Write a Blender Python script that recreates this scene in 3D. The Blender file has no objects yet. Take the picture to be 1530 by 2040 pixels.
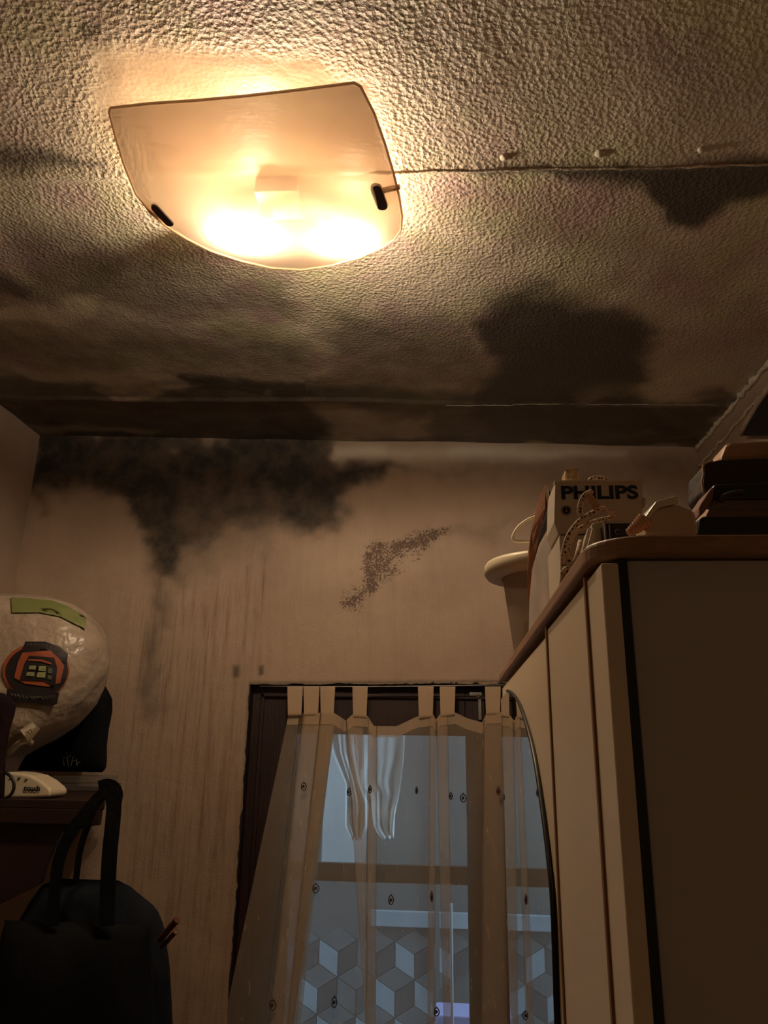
import bpy, bmesh, math, random
import numpy as np
from math import sin, cos, pi, radians
from mathutils import Vector, Matrix
random.seed(4)
SC = bpy.context.scene
COL = SC.collection

# ------------------------------------------------------------------ camera
F = 1531.0
EYE = np.array([0.0, 0.0, 1.62])
TH, PS, RO = radians(17.66), radians(4.5), radians(1.0)
FW = np.array([-sin(PS)*cos(TH), cos(PS)*cos(TH), sin(TH)])
R0 = np.array([cos(PS), sin(PS), 0.0]); U0 = np.cross(R0, FW)
RT = R0*cos(RO) + U0*sin(RO); UP = U0*cos(RO) - R0*sin(RO)
cam = bpy.data.cameras.new('camera'); camo = bpy.data.objects.new('camera', cam)
COL.objects.link(camo); SC.camera = camo
m = Matrix.Identity(4)
for i in range(3):
    m[i][0], m[i][1], m[i][2], m[i][3] = RT[i], UP[i], -FW[i], EYE[i]
camo.matrix_world = m
cam.sensor_fit = 'VERTICAL'; cam.sensor_height = 36.0; cam.lens = F/2040*36.0
cam.clip_start = 0.02

# ------------------------------------------------------------------ view / world / lights
SC.view_settings.view_transform = 'Standard'; SC.view_settings.look = 'None'
SC.view_settings.gamma = 1.0; SC.view_settings.use_curve_mapping = False
SC.view_settings.exposure = 0.0
W = bpy.data.worlds.new('overcast_sky'); SC.world = W; W.use_nodes = True
W.node_tree.nodes['Background'].inputs[0].default_value = (0.52, 0.68, 0.82, 1)
W.node_tree.nodes['Background'].inputs[1].default_value = 3.5
WARM = (1.0, 0.81, 0.60)
GRAZE_W = [19.0, 12.5]       # light of the two bulbs that leaves sideways over the ceiling
DOWN_W = [72.0, 150.0]       # light of the two bulbs through the glass into the room

D = 3.0                       # back wall
XL, XR = -1.76, 1.047
def ceil_z(x): return 2.884 - 0.0324*x

def ray(x, y): return FW + RT*((x-765)/F) - UP*((y-1020)/F)
def onY(x, y, Y): d = ray(x, y); p = EYE + d*(Y/d[1]); return Vector(p)
def onX(x, y, X): d = ray(x, y); p = EYE + d*(X/d[0]); return Vector(p)
def onZ(x, y, Z): d = ray(x, y); p = EYE + d*((Z-EYE[2])/d[2]); return Vector(p)

# ------------------------------------------------------------------ helpers
def link(o, parent=None):
    COL.objects.link(o)
    if parent: o.parent = parent
    return o
def tag(o, label=None, cat=None, group=None, kind=None):
    if label: o['label'] = label
    if cat: o['category'] = cat
    if group: o['group'] = group
    if kind: o['kind'] = kind
    return o
def thing(name, label, cat, loc=(0, 0, 0), group=None):
    o = bpy.data.objects.new(name, None); link(o); o.location = loc; o.empty_display_size = .05
    return tag(o, label, cat, group)
def mesh_obj(name, verts, faces, mats, parent=None, smooth=False, midx=None):
    me = bpy.data.meshes.new(name); me.from_pydata([tuple(v) for v in verts], [], faces); me.update()
    if not isinstance(mats, (list, tuple)): mats = [mats]
    for k in mats: me.materials.append(k)
    if midx: me.polygons.foreach_set('material_index', midx)
    if smooth: me.polygons.foreach_set('use_smooth', [True]*len(me.polygons))
    o = bpy.data.objects.new(name, me); link(o)
    if parent:
        o.parent = parent
        o.matrix_parent_inverse = Matrix.Translation(-Vector(parent.location)) if parent.parent is None else Matrix.Identity(4)
    return o
def reframe(o, root):
    """put mesh coordinates (given in world space) under a root that sits at a location"""
    return o
class MB:
    def __init__(s): s.v = []; s.f = []; s.m = []
    def add(s, vs, fs, mi=0):
        n = len(s.v); s.v += [Vector(v) for v in vs]; s.f += [tuple(i+n for i in f) for f in fs]; s.m += [mi]*len(fs); return s
    def box(s, a, b, mi=0):
        (x0, y0, z0), (x1, y1, z1) = a, b
        return s.add([(x0,y0,z0),(x1,y0,z0),(x1,y1,z0),(x0,y1,z0),(x0,y0,z1),(x1,y0,z1),(x1,y1,z1),(x0,y1,z1)],
              [(0,3,2,1),(4,5,6,7),(0,1,5,4),(1,2,6,5),(2,3,7,6),(3,0,4,7)], mi)
    def prism(s, pts, off, mi=0):
        """closed polygon pts (3D) extruded by vector off"""
        n = len(pts); off = Vector(off); P = [Vector(p) for p in pts]
        fs = [tuple(range(n)), tuple(range(2*n-1, n-1, -1))]
        for i in range(n): j = (i+1) % n; fs.append((i, i+n, j+n, j))
        return s.add(P+[p+off for p in P], fs, mi)
    def tube(s, pts, r, n=10, cap=True, mi=0):
        P = [Vector(p) for p in pts]; N = len(P); vs = []; fs = []; prev = None
        for i, p in enumerate(P):
            t = (P[min(i+1, N-1)] - P[max(i-1, 0)]).normalized()
            if prev is None:
                a = Vector((0, 0, 1)) if abs(t.z) < .9 else Vector((1, 0, 0)); u = t.cross(a).normalized()
            else: u = (prev - t*prev.dot(t)).normalized()
            prev = u; w = t.cross(u); rr = r[i] if isinstance(r, (list, tuple)) else r
            for k in range(n): vs.append(p + (u*cos(2*pi*k/n)+w*sin(2*pi*k/n))*rr)
        for i in range(N-1):
            for k in range(n):
                a = i*n+k; b = i*n+(k+1) % n; fs.append((a, b, b+n, a+n))
        if cap: fs += [tuple(range(n-1, -1, -1)), tuple(range((N-1)*n, N*n))]
        return s.add(vs, fs, mi)
    def lathe(s, prof, c, n=40, mi=0):
        vs = []; fs = []; c = Vector(c)
        for r, z in prof:
            for k in range(n): vs.append(c+Vector((r*cos(2*pi*k/n), r*sin(2*pi*k/n), z)))
        for i in range(len(prof)-1):
            for k in range(n):
                a = i*n+k; b = i*n+(k+1) % n; fs.append((a, b, b+n, a+n))
        return s.add(vs, fs, mi)
    def build(s, name, mats, parent=None, smooth=False, bevel=0, seg=2, subsurf=0):
        o = mesh_obj(name, s.v, s.f, mats, parent, smooth, s.m)
        bm = bmesh.new(); bm.from_mesh(o.data); bmesh.ops.recalc_face_normals(bm, faces=bm.faces); bm.to_mesh(o.data); bm.free()
        if bevel:
            b = o.modifiers.new('bevel', 'BEVEL'); b.width = bevel; b.segments = seg; b.limit_method = 'ANGLE'
        if subsurf:
            b = o.modifiers.new('sub', 'SUBSURF'); b.levels = subsurf; b.render_levels = subsurf
        return o
def spline(pts, k=8):
    P = [Vector(p) for p in pts]; P = [2*P[0]-P[1]]+P+[2*P[-1]-P[-2]]; out = []
    for i in range(1, len(P)-2):
        a, b, c, d = P[i-1:i+3]
        for j in range(k):
            t = j/k; out.append(.5*((2*b)+(c-a)*t+(2*a-5*b+4*c-d)*t*t+(3*b-a-3*c+d)*t**3))
    out.append(P[-2]); return out
def interp(x, xs, ys): return float(np.interp(x, xs, ys))
def h3(i, j, k, s):
    n = (i*374761393 + j*668265263 + k*2147483647 + s*974634777) & 0xffffffff
    n = ((n ^ (n >> 13))*1274126177) & 0xffffffff
    return ((n ^ (n >> 16)) & 0xffff)/65535.0
def vnoise(x, y, s=0):
    """2D value noise on arrays"""
    x = np.asarray(x, float); y = np.asarray(y, float)
    xi = np.floor(x).astype(np.int64); yi = np.floor(y).astype(np.int64); fx = x-xi; fy = y-yi
    fx = fx*fx*(3-2*fx); fy = fy*fy*(3-2*fy)
    def h(a, b): return h3(a, b, 0*a, s)
    return (h(xi,yi)*(1-fx)+h(xi+1,yi)*fx)*(1-fy)+(h(xi,yi+1)*(1-fx)+h(xi+1,yi+1)*fx)*fy
def fbm(x, y, s=0, o=4):
    r = 0; a = .5; t = 0
    for k in range(o): r = r+a*vnoise(x*2**k, y*2**k, s+k*17); t += a; a *= .5
    return r/t
def sdist(px, py, poly):
    """signed distance (inside negative) of arrays to polygon"""
    d = np.full(px.shape, 1e18); ins = np.zeros(px.shape, bool); n = len(poly)
    for i in range(n):
        ax, ay = poly[i]; bx, by = poly[(i+1) % n]; ex, ey = bx-ax, by-ay
        wx, wy = px-ax, py-ay; t = np.clip((wx*ex+wy*ey)/(ex*ex+ey*ey+1e-12), 0, 1)
        d = np.minimum(d, (wx-ex*t)**2+(wy-ey*t)**2)
        c = ((ay > py) != (by > py)); tt = (py-ay)/(ey if abs(ey) > 1e-12 else 1e-12)
        ins ^= c & (px < ax+tt*ex)
    d = np.sqrt(d); return np.where(ins, -d, d)
def smooth01(t): t = np.clip(t, 0, 1); return t*t*(3-2*t)

# ------------------------------------------------------------------ materials
def nt(m): m.use_nodes = True; return m.node_tree, m.node_tree.nodes, m.node_tree.links
def mat(name, col, rough=.6, var=.12, scale=8, bump=0, bscale=60, metal=0, spec=.5, stretch=None, col2=None):
    m = bpy.data.materials.new(name); t, n, l = nt(m); b = n['Principled BSDF']
    b.inputs['Roughness'].default_value = rough; b.inputs['Metallic'].default_value = metal
    b.inputs['Specular IOR Level'].default_value = spec
    tc = n.new('ShaderNodeTexCoord'); mp = n.new('ShaderNodeMapping'); l.new(tc.outputs['Object'], mp.inputs[0])
    if stretch: mp.inputs['Scale'].default_value = stretch
    no = n.new('ShaderNodeTexNoise'); no.inputs['Scale'].default_value = scale; no.inputs['Detail'].default_value = 5
    l.new(mp.outputs[0], no.inputs['Vector'])
    r = n.new('ShaderNodeValToRGB'); l.new(no.outputs[0], r.inputs[0])
    c = Vector(col); c2 = Vector(col2) if col2 else c*(1+var)
    r.color_ramp.elements[0].position = .3; r.color_ramp.elements[1].position = .7
    r.color_ramp.elements[0].color = (*(c*(1-var)), 1); r.color_ramp.elements[1].color = (*c2, 1)
    l.new(r.outputs[0], b.inputs['Base Color'])
    if bump:
        n2 = n.new('ShaderNodeTexNoise'); n2.inputs['Scale'].default_value = bscale; n2.inputs['Detail'].default_value = 4
        l.new(mp.outputs[0], n2.inputs['Vector']); bp = n.new('ShaderNodeBump'); bp.inputs['Strength'].default_value = bump
        bp.inputs['Distance'].default_value = .01; l.new(n2.outputs[0], bp.inputs['Height']); l.new(bp.outputs[0], b.inputs['Normal'])
    return m
def math_node(n, l, op, a, b=None, clamp=False):
    x = n.new('ShaderNodeMath'); x.operation = op; x.use_clamp = clamp
    for i, v in enumerate((a, b)):
        if v is None: continue
        if isinstance(v, (int, float)): x.inputs[i].default_value = v
        else: l.new(v, x.inputs[i])
    return x.outputs[0]
def mixc(n, l, f, a, b):
    x = n.new('ShaderNodeMix'); x.data_type = 'RGBA'
    if isinstance(f, (int, float)): x.inputs[0].default_value = f
    else: l.new(f, x.inputs[0])
    for i, v in ((6, a), (7, b)):
        if isinstance(v, tuple): x.inputs[i].default_value = (*v, 1)
        else: l.new(v, x.inputs[i])
    return x.outputs[2]
def noise(n, l, vec, scale, detail=4, rough=.5):
    x = n.new('ShaderNodeTexNoise'); x.inputs['Scale'].default_value = scale; x.inputs['Detail'].default_value = detail
    x.inputs['Roughness'].default_value = rough; l.new(vec, x.inputs['Vector']); return x.outputs[0]
def ramp(n, l, v, p0, p1):
    x = n.new('ShaderNodeMapRange'); x.interpolation_type = 'SMOOTHSTEP'; l.new(v, x.inputs[0])
    x.inputs[1].default_value = p0; x.inputs[2].default_value = p1; return x.outputs[0]
def plaster(name, kind):
    """mouldy plaster; R = mould (ceiling: also painted lamp shadow), G = speckle/patch, B = clean, A = streaks"""
    m = bpy.data.materials.new(name); t, n, l = nt(m); b = n['Principled BSDF']
    tc = n.new('ShaderNodeTexCoord'); V = tc.outputs['Object']
    at = n.new('ShaderNodeAttribute'); at.attribute_name = 'stain_shade'
    sp = n.new('ShaderNodeSeparateColor'); l.new(at.outputs['Color'], sp.inputs[0])
    R, G, B = sp.outputs; A = at.outputs['Alpha']
    if kind == 'wall':
        base = mixc(n, l, ramp(n, l, noise(n, l, V, 2.2, 5), .3, .7), (.365, .27, .20), (.46, .345, .255))
        base = mixc(n, l, math_node(n, l, 'MULTIPLY', ramp(n, l, noise(n, l, V, 9, 6, .7), .42, .75), .45), base, (.40, .27, .19))
        # streaks running down the paint
        mp = n.new('ShaderNodeMapping'); mp.inputs['Scale'].default_value = (1, 1, .05); l.new(V, mp.inputs[0])
        s1 = ramp(n, l, noise(n, l, mp.outputs[0], 34, 5, .65), .46, .72)
        s2 = ramp(n, l, noise(n, l, mp.outputs[0], 95, 3, .6), .5, .74)
        st = math_node(n, l, 'MAXIMUM', s1, math_node(n, l, 'MULTIPLY', s2, .8))
        base = mixc(n, l, math_node(n, l, 'MULTIPLY', math_node(n, l, 'MULTIPLY', st, A), .75), base, (.20, .115, .075))
        base = mixc(n, l, math_node(n, l, 'MULTIPLY', B, .8), base, (.74, .70, .58))
        # red-brown speckle
        fine = noise(n, l, V, 120, 3, .6); mid = noise(n, l, V, 26, 4, .6)
        q = math_node(n, l, 'ADD', math_node(n, l, 'MULTIPLY', fine, .75), math_node(n, l, 'MULTIPLY', mid, .45))
        q = math_node(n, l, 'ADD', q, math_node(n, l, 'MULTIPLY', G, .42))
        base = mixc(n, l, math_node(n, l, 'MULTIPLY', ramp(n, l, q, .885, 1.04), .85), base, (.075, .04, .03))
        mo = math_node(n, l, 'ADD', R, math_node(n, l, 'MULTIPLY', math_node(n, l, 'SUBTRACT', noise(n, l, V, 14, 6, .65), .5), .42))
        mo = ramp(n, l, mo, .04, 1.0)
        mcol = mixc(n, l, ramp(n, l, noise(n, l, V, 9, 6, .6), .38, .66), (.026, .022, .018), (.095, .070, .050))
        base = mixc(n, l, mo, base, mcol)
        h = math_node(n, l, 'ADD', noise(n, l, V, 160, 3), math_node(n, l, 'MULTIPLY', noise(n, l, V, 22, 4), 1.6))
        st_, di_ = .35, .006
        b.inputs['Roughness'].default_value = .75
    else:
        tint = mixc(n, l, ramp(n, l, noise(n, l, V, 4.5, 4, .6), .38, .62), (.48, .45, .28), (.47, .34, .31))
        base = mixc(n, l, ramp(n, l, noise(n, l, V, 3.1, 4), .35, .65), tint, (.54, .47, .36))
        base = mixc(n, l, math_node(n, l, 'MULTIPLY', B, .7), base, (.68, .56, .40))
        mo = math_node(n, l, 'ADD', R, math_node(n, l, 'MULTIPLY', math_node(n, l, 'SUBTRACT', noise(n, l, V, 11, 6, .65), .5), .4))
        mo = ramp(n, l, mo, .05, 1.0)
        base = mixc(n, l, math_node(n, l, 'MULTIPLY', mo, .93), base, (.028, .022, .018))
        # stippled plaster, smoother where G is painted
        wv = n.new('ShaderNodeVectorMath'); wv.operation = 'ADD'
        nn = n.new('ShaderNodeTexNoise'); nn.inputs['Scale'].default_value = 14; l.new(V, nn.inputs['Vector'])
        sc = n.new('ShaderNodeVectorMath'); sc.operation = 'SCALE'; sc.inputs['Scale'].default_value = .012
        l.new(nn.outputs['Color'], sc.inputs[0]); l.new(V, wv.inputs[0]); l.new(sc.outputs[0], wv.inputs[1])
        vr = n.new('ShaderNodeTexVoronoi'); vr.feature = 'SMOOTH_F1'; vr.inputs['Scale'].default_value = 105; vr.inputs['Smoothness'].default_value = .35; l.new(wv.outputs[0], vr.inputs['Vector'])
        h1 = math_node(n, l, 'ADD', math_node(n, l, 'MULTIPLY', vr.outputs['Distance'], 1.1), math_node(n, l, 'MULTIPLY', noise(n, l, wv.outputs[0], 95, 4, .65), 1.0))
        h2 = noise(n, l, wv.outputs[0], 260, 3, .6)
        h0 = math_node(n, l, 'ADD', math_node(n, l, 'MULTIPLY', h1, 1.0), math_node(n, l, 'MULTIPLY', h2, .6))
        h0 = math_node(n, l, 'MULTIPLY', h0, math_node(n, l, 'SUBTRACT', 1.0, math_node(n, l, 'MULTIPLY', G, .9)))
        h = math_node(n, l, 'ADD', h0, math_node(n, l, 'MULTIPLY', noise(n, l, V, 5, 3), 2.5))
        st_, di_ = .85, .0045
        b.inputs['Roughness'].default_value = .42; b.inputs['Specular IOR Level'].default_value = .55
    l.new(base, b.inputs['Base Color'])
    bp = n.new('ShaderNodeBump'); bp.inputs['Strength'].default_value = st_; bp.inputs['Distance'].default_value = di_
    l.new(h, bp.inputs['Height']); l.new(bp.outputs[0], b.inputs['Normal'])
    return m
def sheer(name, col, opac, var=.1):
    m = bpy.data.materials.new(name); t, n, l = nt(m); n.remove(n['Principled BSDF']); out = n['Material Output']
    tc = n.new('ShaderNodeTexCoord'); mp = n.new('ShaderNodeMapping'); mp.inputs['Scale'].default_value = (1, 1, .15)
    l.new(tc.outputs['Object'], mp.inputs[0]); nz = noise(n, l, mp.outputs[0], 60, 4)
    d = n.new('ShaderNodeBsdfDiffuse'); d.inputs[0].default_value = (*col, 1)
    tr = n.new('ShaderNodeBsdfTranslucent'); tr.inputs[0].default_value = (*col, 1)
    mx = n.new('ShaderNodeMixShader'); mx.inputs[0].default_value = .3; l.new(d.outputs[0], mx.inputs[1]); l.new(tr.outputs[0], mx.inputs[2])
    tp = n.new('ShaderNodeBsdfTransparent'); m2 = n.new('ShaderNodeMixShader')
    f = math_node(n, l, 'ADD', opac-var, math_node(n, l, 'MULTIPLY', nz, 2*var), True)
    l.new(f, m2.inputs[0]); l.new(tp.outputs[0], m2.inputs[1]); l.new(mx.outputs[0], m2.inputs[2]); l.new(m2.outputs[0], out.inputs[0])
    return m
def emis(name, col, s):
    m = bpy.data.materials.new(name); t, n, l = nt(m); b = n['Principled BSDF']
    b.inputs['Base Color'].default_value = (*col, 1)
    b.inputs['Emission Color'].default_value = (*col, 1); b.inputs['Emission Strength'].default_value = s; return m

M = {}
M['wall'] = plaster('mouldy_wall_paint', 'wall'); M['ceil'] = plaster('stippled_ceiling_plaster', 'ceil')
M['wallplain'] = mat('worn_wall_paint', (.35, .26, .195), .8, .12, 3, .35, 30)
M['plain'] = mat('plain_plaster', (.55, .46, .34), .8, .15, 4, .3, 120)
M['floor'] = mat('dark_floor_boards', (.16, .09, .05), .5, .3, 3, .2, 60, stretch=(6, 1, 1))
M['redwood'] = mat('dark_red_painted_wood', (.020, .006, .006), .55, .3, 6, .2, 40, stretch=(4, 4, .6))
M['cream'] = mat('cream_laminate', (.80, .68, .51), .42, .04, 3)
M['side'] = mat('beige_laminate', (.58, .54, .50), .45, .04, 3)
M['edgewood'] = mat('brown_wood_edge', (.36, .21, .13), .5, .22, 5, .1, 60, stretch=(8, 1, 30))
M['strip'] = mat('amber_wood_strip', (.26, .12, .045), .5, .15, 10)
M['black'] = mat('black_plastic', (.006, .006, .007), .45, .2, 10)
M['blackcloth'] = mat('black_fabric', (.0050, .0055, .007), .95, .35, 6, .3, 40, spec=.1)
M['denim'] = mat('dark_blue_fabric', (.010, .013, .019), .95, .35, 5, .3, 60, spec=.1)
M['darkwood'] = mat('dark_stained_wood', (.022, .009, .007), .6, .3, 5, .1, 40, stretch=(1, 6, 1), spec=.3)
M['white'] = mat('off_white_plastic', (.66, .58, .44), .4, .05, 6)
M['whitecard'] = mat('white_card', (.62, .54, .43), .6, .06, 10)
M['greycard'] = mat('greyish_card', (.36, .31, .27), .7, .18, 12)
M['navy'] = mat('dark_blue_ink', (.004, .018, .035), .5, .05, 9)
M['leather'] = mat('brown_leather', (.30, .12, .055), .55, .25, 10, .3, 80)
M['tan'] = mat('tan_leather', (.34, .19, .11), .55, .2, 10, .3, 70)
M['darkbrown'] = mat('dark_brown_leather', (.018, .009, .008), .6, .3, 9, .3, 60)
M['woodstick'] = mat('reddish_wood', (.10, .03, .015), .5, .2, 20)
M['ridge'] = mat('light_plaster_ridge', (.60, .54, .42), .8, .25, 18, .6, 60)
M['moldridge'] = mat('ceiling_seam_plaster', (.44, .37, .29), .7, .35, 9, .7, 90)
M['metal'] = mat('aged_steel', (.35, .33, .30), .4, .2, 30, metal=.8)
M['cordplastic'] = mat('salmon_plastic', (.58, .33, .18), .45, .1, 20)
M['green'] = mat('pale_green_print', (.17, .19, .065), .5, .08, 20)
M['orange'] = mat('orange_red_print', (.30, .075, .03), .5, .15, 20)
M['ink'] = mat('black_print', (.010, .007, .009), .5, .2, 20)
M['cells'] = mat('pale_green_cells', (.24, .25, .11), .5, .15, 30)
M['squiggle'] = mat('grey_print', (.09, .085, .06), .6, .1, 30)
M['motif'] = mat('dark_red_thread', (.05, .012, .010), .8, .3, 200)
M['motif2'] = mat('green_brown_thread', (.018, .016, .012), .8, .3, 200)
M['laundry'] = mat('white_laundry', (.95, .96, .97), .9, .06, 12, .3, 30)
M['yardwall'] = mat('pale_grey_render', (.125, .14, .15), .8, .10, 3)
M['yardwhite'] = mat('white_painted_board', (.45, .50, .54), .7, .05, 3)
M['tileA'] = mat('pale_blue_tile', (.32, .39, .45), .5, .08, 9)
M['tileB'] = mat('slate_grey_tile', (.10, .105, .12), .5, .10, 9)
M['tileC'] = mat('mid_grey_tile', (.16, .18, .20), .5, .10, 9)
M['lilac'] = mat('lilac_tile', (.50, .48, .85), .4, .05, 9)
M['greyline'] = mat('grey_cord', (.12, .13, .14), .7, .1, 9)
# speckled cord
m = bpy.data.materials.new('speckled_cord'); t, n, l = nt(m); b = n['Principled BSDF']
tc = n.new('ShaderNodeTexCoord'); vo = n.new('ShaderNodeTexVoronoi'); vo.inputs['Scale'].default_value = 210
vo.inputs['Randomness'].default_value = .45
l.new(tc.outputs['Object'], vo.inputs['Vector'])
l.new(mixc(n, l, ramp(n, l, vo.outputs['Distance'], .26, .36), (.05, .025, .02), (.62, .47, .33)), b.inputs['Base Color'])
b.inputs['Roughness'].default_value = .85; M['cord'] = m
# thin plastic bag
m = bpy.data.materials.new('white_thin_plastic'); t, n, l = nt(m); b = n['Principled BSDF']; out = n['Material Output']
tc = n.new('ShaderNodeTexCoord')
wr = noise(n, l, tc.outputs['Object'], 7, 3, .5); w2 = noise(n, l, tc.outputs['Object'], 30, 3)
l.new(mixc(n, l, ramp(n, l, wr, .35, .65), (.33, .26, .20), (.39, .31, .24)), b.inputs['Base Color'])
b.inputs['Roughness'].default_value = .33; b.inputs['Subsurface Weight'].default_value = 0
bp = n.new('ShaderNodeBump'); bp.inputs['Strength'].default_value = .4; bp.inputs['Distance'].default_value = .08
l.new(math_node(n, l, 'ADD', wr, math_node(n, l, 'MULTIPLY', w2, .25)), bp.inputs['Height']); l.new(bp.outputs[0], b.inputs['Normal'])
M['bag'] = m
# translucent plastic (bucket)
M['bucket'] = sheer('milky_plastic', (.60, .50, .40), .72, .06)
M['blueish'] = mat('blue_green_cloth', (.16, .24, .24), .8, .3, 30)
M['glassy'] = sheer('clear_smoky_plastic', (.30, .27, .24), .35, .1)
# window glass
m = bpy.data.materials.new('window_glass'); t, n, l = nt(m); n.remove(n['Principled BSDF']); out = n['Material Output']
tp = n.new('ShaderNodeBsdfTransparent'); tp.inputs[0].default_value = (.86, .93, .95, 1)
gl = n.new('ShaderNodeBsdfGlossy'); gl.inputs['Roughness'].default_value = .03; mx = n.new('ShaderNodeMixShader'); mx.inputs[0].default_value = .05
l.new(tp.outputs[0], mx.inputs[1]); l.new(gl.outputs[0], mx.inputs[2]); l.new(mx.outputs[0], out.inputs[0]); M['pane'] = m
m = bpy.data.materials.new('mirror_silver'); t, n, l = nt(m); b = n['Principled BSDF']
b.inputs['Metallic'].default_value = 1; b.inputs['Roughness'].default_value = .015
tc = n.new('ShaderNodeTexCoord')
l.new(mixc(n, l, ramp(n, l, noise(n, l, tc.outputs['Object'], 20), .3, .7), (.80, .84, .82), (.86, .88, .86)), b.inputs['Base Color']); M['mirror'] = m
M['sheer'] = sheer('sheer_voile', (.72, .55, .38), .36, .05)
M['sheer2'] = sheer('doubled_voile', (.72, .55, .38), .66, .05)
M['sheertab'] = sheer('curtain_tab_voile', (.74, .57, .40), .80, .04)
# lamp glass: frosted, warm
m = bpy.data.materials.new('frosted_lamp_glass'); t, n, l = nt(m); n.remove(n['Principled BSDF']); out = n['Material Output']
tc = n.new('ShaderNodeTexCoord'); wv = noise(n, l, tc.outputs['Object'], 5, 4)
tl = n.new('ShaderNodeBsdfTranslucent'); df = n.new('ShaderNodeBsdfDiffuse'); tp = n.new('ShaderNodeBsdfTransparent')
l.new(mixc(n, l, ramp(n, l, wv, .3, .7), (.90, .70, .52), (.98, .84, .66)), tl.inputs[0])
df.inputs[0].default_value = (.80, .62, .44, 1); tp.inputs[0].default_value = (.95, .85, .72, 1)
SHADE_TRANSLUCENT, SHADE_CLEAR = .135, .14
a = n.new('ShaderNodeMixShader'); a.inputs[0].default_value = SHADE_TRANSLUCENT; l.new(df.outputs[0], a.inputs[1]); l.new(tl.outputs[0], a.inputs[2])
c = n.new('ShaderNodeMixShader'); c.inputs[0].default_value = SHADE_CLEAR; l.new(a.outputs[0], c.inputs[1]); l.new(tp.outputs[0], c.inputs[2])
l.new(c.outputs[0], out.inputs[0]); M['shade'] = m
M['bulb'] = emis('glowing_bulb', (1.0, .86, .66), 12.0)
M['brownplate'] = mat('brown_painted_metal', (.05, .03, .02), .6, .1, 10)

# ------------------------------------------------------------------ stain painting (marks on the surfaces, and a lamp shadow on the ceiling)
def to_px(P):
    Q = P-EYE; w = Q@FW; return 765+F*(Q@RT)/w, 1020-F*(Q@UP)/w
def blob(x, y, poly, soft, k=1.0):
    return k*smooth01(.5-sdist(x, y, poly)/(2*soft))
def set_stain_shade(o, arr):
    a = o.data.color_attributes.new('stain_shade', 'FLOAT_COLOR', 'POINT'); a.data.foreach_set('color', arr.astype(np.float32).ravel())
def grid_axis(a, b, step, extra=()):
    v = list(np.arange(a, b, step))+[b]+list(extra); v = sorted(set(round(float(q), 5) for q in v)); return v

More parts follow.
